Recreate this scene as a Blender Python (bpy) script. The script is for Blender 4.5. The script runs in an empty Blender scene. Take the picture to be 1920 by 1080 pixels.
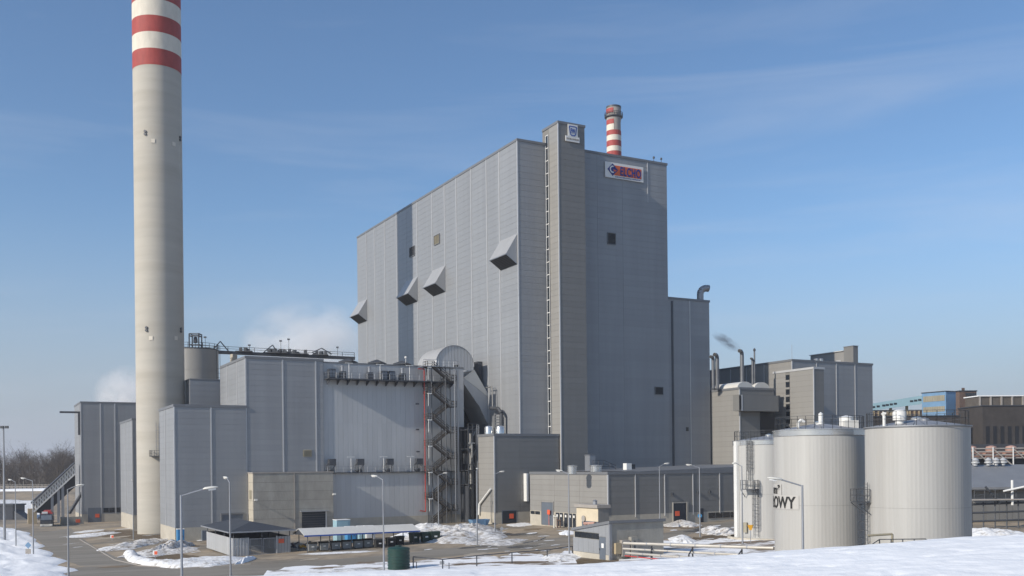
import bpy, math, random
from mathutils import Matrix, Vector, noise
random.seed(7)
R = math.radians
SC = bpy.context.scene
COL = SC.collection

# ------------------------------------------------------------------ camera
F = 1864.0                      # focal length in photo pixels (photo 1920 wide)
HC = 11.0                       # eye height above the yard's datum
cam_d = bpy.data.cameras.new('camera')
cam = bpy.data.objects.new('camera', cam_d); COL.objects.link(cam)
cam_d.sensor_width = 36; cam_d.lens = F / 1920 * 36
cam_d.shift_y = (872 - 540) / 1920
cam_d.clip_start = 0.5; cam_d.clip_end = 9000
ROLL = 0.6
cam.matrix_world = Matrix.Translation((0, 0, HC)) @ Matrix.Rotation(R(90), 4, 'X') @ Matrix.Rotation(R(-ROLL), 4, 'Z')
SC.camera = cam

# ------------------------------------------------------------------ light
ANG = math.atan2(.474, .8805)                   # the plant's grid is turned by this
UX, UY = math.cos(ANG), math.sin(ANG)
VX, VY = -UY, UX
PHI, ELEV = R(8), R(29)
sx = -math.cos(PHI) * UX - math.sin(PHI) * VX
sy = -math.cos(PHI) * UY - math.sin(PHI) * VY
S = Vector((sx * math.cos(ELEV), sy * math.cos(ELEV), math.sin(ELEV)))
sun_d = bpy.data.lights.new('sun', 'SUN'); sun_d.energy = 2.75; sun_d.angle = R(.53); sun_d.color = (1, .92, .80)
sun = bpy.data.objects.new('sun', sun_d); COL.objects.link(sun)
sun.rotation_euler = S.to_track_quat('Z', 'Y').to_euler()

W = bpy.data.worlds.new('World'); SC.world = W; W.use_nodes = True
nt = W.node_tree; nd = nt.nodes; lk = nt.links
bg = nd['Background']
sky = nd.new('ShaderNodeTexSky'); sky.sky_type = 'NISHITA'; sky.sun_disc = False
sky.sun_elevation = ELEV; sky.sun_rotation = math.atan2(S.x, S.y)
sky.altitude = 200; sky.air_density = 1.0; sky.dust_density = .8; sky.ozone_density = 1.5
tc = nd.new('ShaderNodeTexCoord')
mp = nd.new('ShaderNodeMapping'); mp.inputs['Rotation'].default_value = (0, R(9), R(20)); mp.inputs['Scale'].default_value = (1.5, 1.5, 13); mp.inputs['Location'].default_value = (3.1, .7, 3.8)
lk.new(tc.outputs['Generated'], mp.inputs['Vector'])
n1 = nd.new('ShaderNodeTexNoise'); n1.inputs['Scale'].default_value = 1.25; n1.inputs['Detail'].default_value = 7; n1.inputs['Roughness'].default_value = .55; n1.inputs['Distortion'].default_value = .5
lk.new(mp.outputs['Vector'], n1.inputs['Vector'])
cr = nd.new('ShaderNodeValToRGB'); cr.color_ramp.elements[0].position = .50; cr.color_ramp.elements[1].position = .85
cr.color_ramp.elements[1].color = (.30, .30, .30, 1)
lk.new(n1.outputs['Fac'], cr.inputs['Fac'])
mx = nd.new('ShaderNodeMix'); mx.data_type = 'RGBA'
lk.new(cr.outputs['Color'], mx.inputs['Factor']); 
tint = nd.new('ShaderNodeMix'); tint.data_type = 'RGBA'; tint.blend_type = 'MULTIPLY'; tint.inputs['Factor'].default_value = 1
lk.new(sky.outputs['Color'], tint.inputs['A']); tint.inputs['B'].default_value = (.76, .93, 1.08, 1)      # crisp winter air
sep = nd.new('ShaderNodeSeparateXYZ'); lk.new(tc.outputs['Generated'], sep.inputs[0])
hz = nd.new('ShaderNodeMapRange'); hz.interpolation_type = 'SMOOTHSTEP'; hz.inputs['From Min'].default_value = -.02; hz.inputs['From Max'].default_value = .26
hz.inputs['To Min'].default_value = .92; hz.inputs['To Max'].default_value = 0; lk.new(sep.outputs['Z'], hz.inputs['Value'])
low = nd.new('ShaderNodeMix'); low.data_type = 'RGBA'; lk.new(hz.outputs['Result'], low.inputs['Factor']); lk.new(tint.outputs['Result'], low.inputs['A'])
low.inputs['B'].default_value = (3.0, 3.25, 3.85, 1)                                                      # haze lying all round the horizon
lk.new(low.outputs['Result'], mx.inputs['A'])
mx.inputs['B'].default_value = (5.0, 5.3, 6.0, 1)
lk.new(mx.outputs['Result'], bg.inputs['Color']); bg.inputs['Strength'].default_value = .085
SC.view_settings.view_transform = 'Standard'; SC.view_settings.look = 'None'
SC.view_settings.exposure = .62; SC.view_settings.gamma = 1
SC.cycles.max_bounces = 32; SC.cycles.volume_bounces = 24; SC.cycles.volume_step_rate = 2.0
SC.cycles.volume_max_steps = 128

# ------------------------------------------------------------------ where things stand
RS, RC = math.sin(R(ROLL)), math.cos(R(ROLL))
def ray(px, py):
    dx, dy = px - 960, 872 - py
    return (dx * RC + dy * RS) / F, (-dx * RS + dy * RC) / F
def FU(px, py, v):                      # (u, z) on a wall v = const of the plant's grid
    a, b = ray(px, py); Y = v / (VX * a + VY)
    return Y * (UX * a + UY), HC + b * Y
def FV(px, py, u):                      # (v, z) on a wall u = const
    a, b = ray(px, py); Y = u / (UX * a + UY)
    return Y * (VX * a + VY), HC + b * Y
def FY(px, py, Y):
    a, b = ray(px, py); return a * Y, HC + b * Y
SLOPE = .033                            # the yard climbs gently to the east
def FG(px, py):
    a, b = ray(px, py); Y = HC / (SLOPE * a - b)
    return a * Y, Y, SLOPE * a * Y
def UV(u, v): return u * UX + v * VX, u * UY + v * VY
def TOUV(x, y): return x * UX + y * UY, x * VX + y * VY
def G(x, y):
    z = SLOPE * max(-110, min(80, x))
    t = max(0, min(1, (y - 300) / 80)) * max(0, min(1, (-60 - x) / 40))
    return z + 7.5 * t

# ------------------------------------------------------------------ mesh helpers
class MB:
    def __init__(s): s.v = []; s.f = []; s.m = []; s.cur = 0
    def add(s, vs, fs):
        o = len(s.v); s.v += [tuple(p) for p in vs]
        s.f += [tuple(i + o for i in f) for f in fs]; s.m += [s.cur] * len(fs); return s
    def box(s, x0, x1, y0, y1, z0, z1):
        return s.add([(x0,y0,z0),(x1,y0,z0),(x1,y1,z0),(x0,y1,z0),(x0,y0,z1),(x1,y0,z1),(x1,y1,z1),(x0,y1,z1)],
                     [(3,2,1,0),(4,5,6,7),(0,1,5,4),(1,2,6,5),(2,3,7,6),(3,0,4,7)])
    def bar(s, p, q, r, n=4, r2=None):
        p, q = Vector(p), Vector(q); d = q - p
        if d.length < 1e-6: return s
        d.normalize(); e = d.orthogonal().normalized() if abs(d.z) > .95 else d.cross(Vector((0, 0, 1))).normalized()
        g = d.cross(e); r2 = r if r2 is None else r2; vs = []
        for k in range(n):
            t = 2 * math.pi * (k + .5) / n; w = e * math.cos(t) + g * math.sin(t)
            vs.append(p + w * r); vs.append(q + w * r2)
        fs = [(2*k, 2*((k+1) % n), 2*((k+1) % n)+1, 2*k+1) for k in range(n)]
        fs += [tuple(2*k for k in reversed(range(n))), tuple(2*k+1 for k in range(n))]
        return s.add(vs, fs)
    def path(s, pts, r, n=8):
        for a, b in zip(pts, pts[1:]): s.bar(a, b, r, n)
        return s
    def prism(s, pts, off):             # closed polygon pts swept by the vector off
        n = len(pts); off = Vector(off)
        vs = [Vector(p) for p in pts] + [Vector(p) + off for p in pts]
        fs = [tuple(range(n)), tuple(reversed(range(n, 2*n)))] + [(i, i+n, (i+1) % n+n, (i+1) % n) for i in range(n)]
        return s.add(vs, fs)
    def lathe(s, prof, n=32, c=(0, 0), rib=0, cap=True, a0=0, a1=2*math.pi):
        full = abs(a1 - a0 - 2*math.pi) < 1e-6; m = n if full else n + 1; vs = []
        for r, z in prof:
            for k in range(m):
                t = a0 + (a1 - a0) * k / n; rr = r + (rib if k % 2 else 0)
                vs.append((c[0] + rr*math.cos(t), c[1] + rr*math.sin(t), z))
        fs = []
        for j in range(len(prof)-1):
            for k in range(n):
                a, b = j*m + k, j*m + (k+1) % m
                fs.append((a, b, b+m, a+m))
        if cap and full:
            fs.append(tuple(reversed(range(m)))); fs.append(tuple(range((len(prof)-1)*m, len(prof)*m)))
        return s.add(vs, fs)
    def build(s, name, mat, parent=None, smooth=False, loc=None):
        me = bpy.data.meshes.new(name); me.from_pydata(s.v, [], s.f); me.validate()
        for mm in (mat if isinstance(mat, (list, tuple)) else [mat]): me.materials.append(mm)
        if len(me.materials) > 1 and len(me.polygons) == len(s.m): me.polygons.foreach_set('material_index', s.m)
        if smooth:
            me.polygons.foreach_set('use_smooth', [True]*len(me.polygons)); 
            try: me.set_sharp_from_angle(angle=R(40))
            except Exception: pass
        o = bpy.data.objects.new(name, me); COL.objects.link(o)
        if parent: o.parent = parent
        if loc: o.location = loc
        return o
def tag(o, label, cat, group=None):
    o['label'] = label; o['category'] = cat
    if group: o['group'] = group
    return o
def struct(o, k='structure'): o['kind'] = k; return o
def thing(name, label, cat, loc=(0, 0, 0), rz=0, group=None):
    o = bpy.data.objects.new(name, None); COL.objects.link(o); o.empty_display_size = .3
    o.location = loc; o.rotation_euler = (0, 0, rz); return tag(o, label, cat, group)
def plant(name, label, cat, u, v, z, group=None):
    x, y = UV(u, v); return thing(name, label, cat, (x, y, z), ANG, group)

# ------------------------------------------------------------------ materials
def pm(name, col, rough=.6, metal=0, var=.12, scale=.4, stretch=(1, 1, 1), rnd=0, bump=0, bscale=3, col2=None, mixlo=.45, mixhi=.65, s2=.15, spec=.5, detail=5):
    m = bpy.data.materials.new(name); m.use_nodes = True; t = m.node_tree; n = t.nodes; l = t.links
    p = n['Principled BSDF']; p.inputs['Roughness'].default_value = rough; p.inputs['Metallic'].default_value = metal
    p.inputs['Specular IOR Level'].default_value = spec
    g = n.new('ShaderNodeNewGeometry')
    mpn = n.new('ShaderNodeMapping'); mpn.inputs['Scale'].default_value = stretch; l.new(g.outputs['Position'], mpn.inputs['Vector'])
    nz = n.new('ShaderNodeTexNoise'); nz.inputs['Scale'].default_value = scale; nz.inputs['Detail'].default_value = detail; nz.inputs['Roughness'].default_value = .62
    l.new(mpn.outputs['Vector'], nz.inputs['Vector'])
    mr = n.new('ShaderNodeMapRange'); mr.inputs['From Min'].default_value = .3; mr.inputs['From Max'].default_value = .7
    mr.inputs['To Min'].default_value = 1 - var; mr.inputs['To Max'].default_value = 1 + var; l.new(nz.outputs['Fac'], mr.inputs['Value'])
    fac = mr.outputs['Result']
    if rnd:
        oi = n.new('ShaderNodeObjectInfo'); r2 = n.new('ShaderNodeMapRange')
        r2.inputs['To Min'].default_value = 1 - rnd; r2.inputs['To Max'].default_value = 1 + rnd; l.new(oi.outputs['Random'], r2.inputs['Value'])
        mu = n.new('ShaderNodeMath'); mu.operation = 'MULTIPLY'; l.new(fac, mu.inputs[0]); l.new(r2.outputs['Result'], mu.inputs[1]); fac = mu.outputs[0]
    base = n.new('ShaderNodeRGB'); base.outputs[0].default_value = (*col, 1); c = base.outputs[0]
    if col2:
        n2 = n.new('ShaderNodeTexNoise'); n2.inputs['Scale'].default_value = s2; n2.inputs['Detail'].default_value = 8; n2.inputs['Roughness'].default_value = .65
        l.new(mpn.outputs['Vector'], n2.inputs['Vector'])
        q = n.new('ShaderNodeMapRange'); q.inputs['From Min'].default_value = mixlo; q.inputs['From Max'].default_value = mixhi; l.new(n2.outputs['Fac'], q.inputs['Value'])
        x = n.new('ShaderNodeMix'); x.data_type = 'RGBA'; l.new(q.outputs['Result'], x.inputs['Factor']); l.new(c, x.inputs['A']); x.inputs['B'].default_value = (*col2, 1); c = x.outputs['Result']
    vm = n.new('ShaderNodeVectorMath'); vm.operation = 'SCALE'; l.new(c, vm.inputs[0]); l.new(fac, vm.inputs['Scale'])
    l.new(vm.outputs['Vector'], p.inputs['Base Color'])
    if bump:
        nb = n.new('ShaderNodeTexNoise'); nb.inputs['Scale'].default_value = bscale; nb.inputs['Detail'].default_value = 6; l.new(mpn.outputs['Vector'], nb.inputs['Vector'])
        b = n.new('ShaderNodeBump'); b.inputs['Strength'].default_value = bump; b.inputs['Distance'].default_value = .3; l.new(nb.outputs['Fac'], b.inputs['Height']); l.new(b.outputs['Normal'], p.inputs['Normal'])
    return m
ST = (1, 1, .12)
M = {}
M['silver'] = pm('silver_cladding', (.285, .292, .303), .45, .15, .08, .35, (1, 1, .06), rnd=.03)
M['hood'] = pm('hood_sheet', (.37, .37, .37), .45, .15, .05, .5, ST)
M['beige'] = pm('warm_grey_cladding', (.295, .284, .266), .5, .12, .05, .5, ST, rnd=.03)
M['dark_clad'] = pm('shaded_taupe_cladding', (.20, .196, .188), .5, .1, .05, .5, ST, rnd=.03)  # shade put into the colour: darker copy of the warm grey for fronts
M['core'] = pm('panel_joint', (.266, .273, .283), .7, 0, .05)
M['core_b'] = pm('warm_panel_joint', (.2, .19, .175), .7, 0, .05)
M['strip'] = pm('bright_cover_strip', (.52, .52, .52), .4, .2, .05)
M['trim'] = pm('dark_trim', (.19, .195, .205), .5, .2, .05)
M['rib'] = pm('ribbed_sheet', (.47, .475, .48), .45, .2, .07, .35, ST, rnd=.03)
M['concrete'] = pm('concrete', (.34, .32, .28), .85, 0, .14, .6, (1, 1, .5), rnd=.05, bump=.1)
M['plinth'] = pm('plinth_concrete', (.45, .41, .34), .85, 0, .1, .6, bump=.1)
M['chim'] = pm('chimney_concrete', (.462, .432, .375), .85, 0, .06, .5, (.12, .12, 1.2), col2=(.43, .395, .335), s2=.35, mixlo=.45, mixhi=.7)
M['red'] = pm('chimney_red', (.36, .055, .045), .7, 0, .15, .8, (1, 1, .4))
M['white'] = pm('chimney_white', (.68, .62, .52), .7, 0, .1, .8, (1, 1, .4))
M['fade'] = pm('faded_grey', (.34, .31, .28), .8, 0, .1, .5)
M['steel'] = pm('galvanised_steel', (.33, .34, .36), .45, .5, .1)
M['dsteel'] = pm('dark_steel', (.075, .08, .09), .55, .3, .15)
M['stackm'] = pm('sooty_steel', (.16, .165, .175), .5, .4, .15)
M['black'] = pm('black_recess', (.014, .015, .018), .6, 0, .1)
M['ststeel'] = pm('weathered_stair_steel', (.085, .076, .068), .65, .2, .2)
M['louvre'] = pm('louvre', (.06, .06, .06), .6, .1, .1)
M['louvre_b'] = pm('beige_louvre', (.3, .27, .2), .6, .1, .1)
M['redpipe'] = pm('red_paint', (.45, .04, .03), .4, 0, .1)
M['glass'] = pm('dark_glass', (.02, .024, .03), .1, 0, .1, spec=.8)
M['tank'] = pm('tank_sheet', (.435, .427, .408), .5, .05, .07, 1.6, (1, 1, .03), col2=(.375, .36, .335), s2=.25, mixlo=.5, mixhi=.72)
M['tanks'] = pm('bright_sheet', (.62, .62, .61), .22, .75, .04)
M['roofg'] = pm('grey_roof', (.22, .225, .235), .6, .1, .1)
M['droof'] = pm('dark_roof', (.05, .055, .065), .6, .1, .12)
M['wroof'] = pm('white_roof_sheet', (.66, .64, .59), .4, .1, .05)
M['barrel'] = pm('zinc_sheet', (.42, .41, .395), .45, .2, .06)
M['troof'] = pm('dull_roof_sheet', (.3, .3, .31), .5, .2, .15, .6)
M['wsheet'] = pm('white_paint', (.72, .71, .68), .4, 0, .05)
M['pipeg'] = pm('pipe_jacket', (.46, .43, .38), .45, .15, .1)
M['lamp'] = pm('lamp_housing', (.66, .64, .58), .4, .1, .05)
M['cream'] = pm('cream_render', (.62, .53, .39), .85, 0, .08, .8)
M['door'] = pm('door_grey', (.12, .14, .17), .5, 0, .08)
M['ddoor'] = pm('door_dark', (.025, .03, .04), .5, 0, .08)
M['orange'] = pm('orange_sign', (.75, .12, .05), .5, 0, .05)
M['yellow'] = pm('yellow_sign', (.75, .38, .03), .5, 0, .05)
M['blue'] = pm('blue_paint', (.05, .25, .5), .4, 0, .1)
M['cyan'] = pm('pale_blue_paint', (.3, .46, .52), .6, 0, .08, rnd=.03)
M['fblue'] = pm('factory_blue', (.15, .27, .42), .6, 0, .1)
M['brick'] = pm('brown_brick', (.14, .095, .075), .9, 0, .15, 1.5)
M['dhall'] = pm('sooty_hall', (.055, .048, .045), .85, 0, .2, .5)
M['dhall2'] = pm('weathered_boards', (.11, .095, .08), .85, 0, .2, .8)
M['tan'] = pm('tan_panel', (.42, .34, .22), .8, 0, .1)
M['pink'] = pm('pinkish_radiator', (.42, .25, .2), .7, 0, .15)
M['green'] = pm('green_plastic', (.012, .046, .037), .45, 0, .1)
M['gbin'] = pm('grey_bin', (.26, .27, .27), .5, 0, .1, rnd=.1)
M['grbin'] = pm('dark_green_bin', (.015, .035, .025), .5, 0, .1)
M['wind'] = pm('windscreen_glass', (.16, .18, .2), .08, 0, .1, spec=.9)
M['rubber'] = pm('rubber', (.02, .02, .02), .8, 0, .1)
M['white_l'] = pm('white_board', (.78, .77, .74), .5, 0, .03)
M['lboard'] = pm('pale_board', (.47, .455, .43), .5, 0, .03)
M['s_orange'] = pm('sign_orange', (.72, .13, .035), .5, 0, .03)
M['s_blue'] = pm('sign_blue', (.02, .03, .2), .5, 0, .03)
M['s_fw'] = pm('logo_blue', (.03, .09, .35), .5, 0, .03)
M['bark'] = pm('bare_twigs', (.105, .085, .07), .9, 0, .25, .05)
M['snow'] = pm('snow', (.93, .93, .93), .6, 0, .04, .5, bump=.25, bscale=1.6)
M['dsnow'] = pm('dirty_snow', (.78, .78, .78), .75, 0, .08, .6, col2=(.27, .23, .18), s2=.9, mixlo=.5, mixhi=.72, bump=.5, bscale=2.2)
M['vdsnow'] = pm('thawing_snow', (.72, .71, .70), .8, 0, .1, .6, col2=(.22, .18, .135), s2=1.0, mixlo=.42, mixhi=.66, bump=.6, bscale=2.5)
M['ground'] = pm('yard_ground', (.34, .27, .19), .9, 0, .25, .6, col2=(.19, .165, .13), s2=.07, mixlo=.42, mixhi=.6, bump=.15, bscale=2)
M['road'] = pm('asphalt', (.20, .178, .145), .85, 0, .12, .5, (.22, 1, 1), col2=(.25, .225, .19), s2=.16, mixlo=.45, mixhi=.65)
M['grass'] = pm('winter_grass', (.115, .08, .042), .95, 0, .3, .9, col2=(.16, .12, .08), s2=.3, bump=.4, bscale=3)
M['thaw'] = pm('patchy_snow_cover', (.88, .88, .89), .7, 0, .05, .6, (.5, 1, 1), col2=(.17, .12, .075), s2=.22, mixlo=.51, mixhi=.57, bump=.3, bscale=2)
M['truck'] = pm('truck_paint', (.05, .055, .07), .35, .2, .15)

# ------------------------------------------------------------------ ground, roads, snow embankment
def grid(xs, ys, fz):
    b = MB(); n = len(xs)
    b.v = [(x, y, fz(x, y)) for y in ys for x in xs]
    b.f = [(j*n+i, j*n+i+1, (j+1)*n+i+1, (j+1)*n+i) for j in range(len(ys)-1) for i in range(n-1)]; b.m = [0]*len(b.f)
    return b
xs = [-6000, -3000, -1500, -800] + list(range(-500, 501, 10)) + [800, 1500, 3000, 6000]
ys = [-600, -200, -60, 0, 40] + list(range(60, 701, 10)) + [900, 1500, 3000, 7500]
struct(grid(xs, ys, G).build('ground', M['ground'], smooth=True))
def sheet(name, up, lo, mat, dz, jit=0):       # strip of yard between two pixel-measured edges, projected on the sloping yard
    b = MB()
    if jit:
        def fine(P, sd):
            Q = [(P[k][0]+(P[k+1][0]-P[k][0])*q/12, P[k][1]+(P[k+1][1]-P[k][1])*q/12) for k in range(len(P)-1) for q in range(12)] + [P[-1]]
            return [(x + jit*2.2*noise.noise((i*.23, sd, 3)), y + jit*(noise.noise((i*.31, sd, 0)) + .6*noise.noise((i*.9, sd, 1)))) for i, (x, y) in enumerate(Q)]
        up, lo = fine(up, 1.5), fine(lo, 7.5)
    n = len(up)
    for p in up + lo:
        x, y, z = FG(*p); b.v.append((x, y, z + dz))
    b.f = [(n+i, n+i+1, i+1, i) for i in range(n-1)]; b.m = [0]*(n-1)
    return b.build(name, mat)
struct(sheet('road', [(30,1086),(160,1062),(300,1062),(500,1058),(690,1044),(900,1022),(1070,1006),(1110,1003)],
             [(30,1120),(160,1112),(300,1106),(500,1088),(690,1058),(900,1038),(1070,1022),(1110,1018)], M['road'], .010))
struct(sheet('road', [(48,985),(58,1000),(84,1025),(120,1050),(150,1061)], [(128,985),(142,1000),(176,1025),(225,1048),(262,1060.5)], M['road'], .006))
struct(sheet('road', [(1236,1002),(1300,990),(1380,976)], [(1236,1014),(1300,1000),(1380,990)], M['road'], .008))
struct(sheet('grass_verge', [(195,993),(300,998),(330,1012)], [(190,1006),(270,1012),(322,1020)], M['grass'], .007, 2.5))
struct(sheet('grass_verge', [(268,1040),(330,1038),(372,1044)], [(255,1058),(330,1060),(380,1058)], M['grass'], .014, 2.5))
struct(sheet('grass_verge', [(1300,1006),(1380,1002),(1455,1008)], [(1290,1016),(1380,1024),(1455,1030)], M['grass'], .012, 2.5))
struct(sheet('grass_verge', [(1040,1046),(1150,1050),(1260,1018)], [(1020,1060),(1150,1068),(1320,1050)], M['grass'], .013, 2.5))
struct(sheet('snow_cover', [(500,1066),(640,1060),(760,1052),(900,1045),(1000,1040),(1075,1032)], [(470,1110),(640,1110),(760,1100),(900,1090),(1000,1084),(1090,1072)], M['thaw'], .022, 7), 'structure')
struct(sheet('snow_cover', [(1170,1020),(1300,1012),(1470,1014)], [(1150,1075),(1300,1070),(1470,1050)], M['thaw'], .024, 6), 'structure')
# kerbs beside the yard junction
for k, pts in enumerate([[(925,1021),(980,1019),(1012,1013),(1022,1008)], [(150,1012),(188,1034),(215,1050),(262,1061)], [(262,1061),(340,1066),(470,1058)]]):
    b = MB()
    w = [Vector(FG(*p)) for p in pts]
    for p, q in zip(w, w[1:]): b.bar(p + Vector((0, 0, .05)), q + Vector((0, 0, .03)), .08, 4)
    struct(b.build('kerb', M['fade']))

def bank_z(x, y):
    crest = 8.53 + .022 * x if x < 1.8 else 8.57 + .0595 * (x - 1.8)
    crest = min(9.9, crest) - .10 * max(0, -x - 7)
    crest = max(2.0, crest)
    n = noise.noise((x*.3, y*.3, 1)) * .045 + noise.noise((x*.9, y*1.3, 4)) * .02 + .022*noise.noise((x*.8+y*.5, y*2.4, 8)) + .012*noise.noise((x*3.1, y*5.2, 2)) - .10*max(0, noise.noise((x*1.9, y*2.6, 5))-.32)
    g = G(x, y)
    if y <= 23: return crest + n + .25 * max(0, (14 - y) / 14) * (1 if x > -6 else .3)
    t = min(1, (y - 23) / 33); t = t*t*(3-2*t)
    return crest * (1-t) + (g - .25) * t + n * (1-t)
struct(grid([i*.3 for i in range(-150, -20)] + [-6 + .12*i for i in range(184)] + [16.2 + .3*i for i in range(97)], [-12 + .3*i for i in range(77)] + [11.2 + .12*i for i in range(110)] + [24.6 + .3*i for i in range(112)], bank_z).build('snow_embankment', M['snow'], smooth=True))

# ------------------------------------------------------------------ cladding: every panel its own piece
def unit_panel(mat):
    b = MB(); t = .03; b.add([(0,0,0),(1,0,0),(1,0,1),(0,0,1),(0,-t,0),(1,-t,0),(1,-t,1),(0,-t,1)], [(4,5,6,7),(0,1,5,4),(1,2,6,5),(2,3,7,6),(3,0,4,7)])
    me = bpy.data.meshes.new('panel'); me.from_pydata(b.v, [], b.f); me.materials.append(mat); return me
UNIT = {}
class Clad:
    def __init__(s, root, limit=290): s.root = root; s.it = []; s.limit = limit
    def add(s, face, c0, c1, z0, z1, mat, off=0, gap=.035):
        s.it.append((face, c0 + gap/2, c1 - gap/2, z0 + gap/2, z1 - gap/2, mat, off))
    def rows(s, face, c0, c1, z0, z1, h, mat, off=0, gap=.045):
        n = max(1, round((z1 - z0) / h)); h = (z1 - z0) / n
        for i in range(n): s.add(face, c0, c1, z0 + i*h, z0 + (i+1)*h, mat, off, gap)
    def finish(s, name='panel'):
        mw = Matrix.Translation(s.root.location) @ Matrix.Rotation(s.root.rotation_euler.z, 4, 'Z')
        def score(t):
            f, c0, c1, z0, z1, m, off = t
            p = mw @ (Vector(((c0+c1)/2, off, (z0+z1)/2)) if f == 'f' else Vector((off, (c0+c1)/2, (z0+z1)/2)))
            nrm = mw.to_3x3() @ (Vector((0, -1, 0)) if f == 'f' else Vector((-1, 0, 0)))
            d = Vector((0, 0, HC)) - p
            return -(c1-c0)*(z1-z0)*max(0, d.normalized().dot(nrm)) / d.length_squared
        s.it.sort(key=score)
        for f, c0, c1, z0, z1, m, off in s.it[:s.limit]:
            if m not in UNIT: UNIT[m] = unit_panel(M[m])
            o = bpy.data.objects.new(name, UNIT[m]); COL.objects.link(o); o.parent = s.root
            o.scale = (c1-c0, 1, z1-z0)
            if f == 'f': o.location = (c0, off, z0)
            else: o.location = (off, c1, z0); o.rotation_euler = (0, 0, -math.pi/2)
        rest = s.it[s.limit:]
        if rest:
            b = MB(); mats = sorted({t[5] for t in rest}); t_ = .03
            for f, c0, c1, z0, z1, m, off in rest:
                b.cur = mats.index(m)
                if f == 'f': b.box(c0, c1, off - t_, off, z0, z1)
                else: b.box(off - t_, off, c0, c1, z0, z1)
            struct(b.build(name + '_field', [M[k] for k in mats], s.root), 'stuff')

def hall(name, label, u0, u1, v0, v1, zb, zt, row=1.15, sf=(), sl=(), mat='silver', core='core', pl=0, zf=None, zl=None, strips=True, trim='trim', limit=290, cat='building', sw=.16, back=None, zt_fun=None, plmat='plinth'):
    """A box-shaped clad building on the plant's grid; returns (root, cladding). Local x runs along u, local y along v."""
    root = plant(name, label, cat, u0, v0, zb); w, d, h = u1-u0, v1-v0, zt-zb
    MB().box(.0, w, .0, d, 0, h - .02).build('wall', M[core], root)
    MB().box(.05, w-.05, .05, d-.05, h-.02, h+.05).build('roof', M['roofg'], root)
    b = MB()
    b.box(-.14, w+.14, -.14, 0, h-.25, h+.22).box(-.14, 0, 0, d, h-.25, h+.22).box(w, w+.14, 0, d, h-.25, h+.22).box(0, w, d, d+.14, h-.25, h+.22)
    b.build('roof_edge', M[trim], root)
    c = Clad(root, limit)
    F0 = (zf-zb) if zf is not None else pl; L0 = (zl-zb) if zl is not None else pl
    us = [0] + sorted(x-u0 for x in sf) + [w]; vs = [0] + sorted(x-v0 for x in sl) + [d]
    for a, e in zip(us, us[1:]): c.rows('f', a, e, F0, h-.25, row, mat)
    for a, e in zip(vs, vs[1:]): c.rows('l', a, e, L0, h-.25, row, mat)
    if strips:
        for x in us[1:-1]: MB().box(x-sw/2, x+sw/2, -.13, -.0, F0, h-.25).build('cover_strip', M['strip'], root)
        for y in vs[1:-1]: MB().box(-.13, 0, y-sw/2, y+sw/2, L0, h-.25).build('cover_strip', M['strip'], root)
    MB().box(-.10, .12, -.10, .12, max(0, min(F0, L0)), h-.25).build('corner_strip', M['strip'], root)
    if pl:
        MB().box(-.03, w+.03, -.03, 0, -.6, pl).box(-.03, 0, 0, d, -.6, pl).build('plinth', M[plmat], root)
    return root, c
def fpart(root, name, mat, u0, u1, v0, v1, z0, z1):
    """Box part given in plant coordinates, under a plant-aligned root."""
    x, y = root.location.x, root.location.y; a, c = TOUV(x, y); z = root.location.z
    return MB().box(u0-a, u1-a, v0-c, v1-c, z0-z, z1-z).build(name, M[mat] if isinstance(mat, str) else mat, root)

def rail(b, pts, h=1.1, r=.035, sp=1.8, mid=True):
    for p, q in zip(pts, pts[1:]):
        p, q = Vector(p), Vector(q); n = max(1, round((q-p).length / sp)); up = Vector((0, 0, h))
        for i in range(n+1):
            s_ = p.lerp(q, i/n); b.bar(s_, s_ + up, r)
        b.bar(p + up, q + up, r)
        if mid: b.bar(p + up*.5, q + up*.5, r*.8)
    return b
def text_obj(s, size, depth, bold, mat, parent, loc, width=None, name='lettering', rot=(math.pi/2, 0, 0), bend=None):
    cu = bpy.data.curves.new('lettering', 'FONT'); cu.body = s; cu.size = size; cu.extrude = depth; cu.offset = bold; cu.space_character = 1.14 if bold > .05 else 1
    o = bpy.data.objects.new('tmp', cu); COL.objects.link(o); bpy.context.view_layer.update()
    me = bpy.data.meshes.new_from_object(o.evaluated_get(bpy.context.evaluated_depsgraph_get()))
    bpy.data.objects.remove(o)
    x0 = min(v.co.x for v in me.vertices); x1 = max(v.co.x for v in me.vertices)
    k = width / (x1-x0) if width else 1
    for v in me.vertices: v.co.x = (v.co.x - x0) * k
    if bend:
        r, a0 = bend
        for v in me.vertices:
            t = a0 + v.co.x / r; rr = r + v.co.z
            v.co = (rr*math.cos(t), rr*math.sin(t), v.co.y)
        rot = (0, 0, 0)
    me.materials.clear(); me.materials.append(mat)
    o = bpy.data.objects.new(name, me); COL.objects.link(o); o.parent = parent; o.location = loc; o.rotation_euler = rot
    return o

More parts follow.
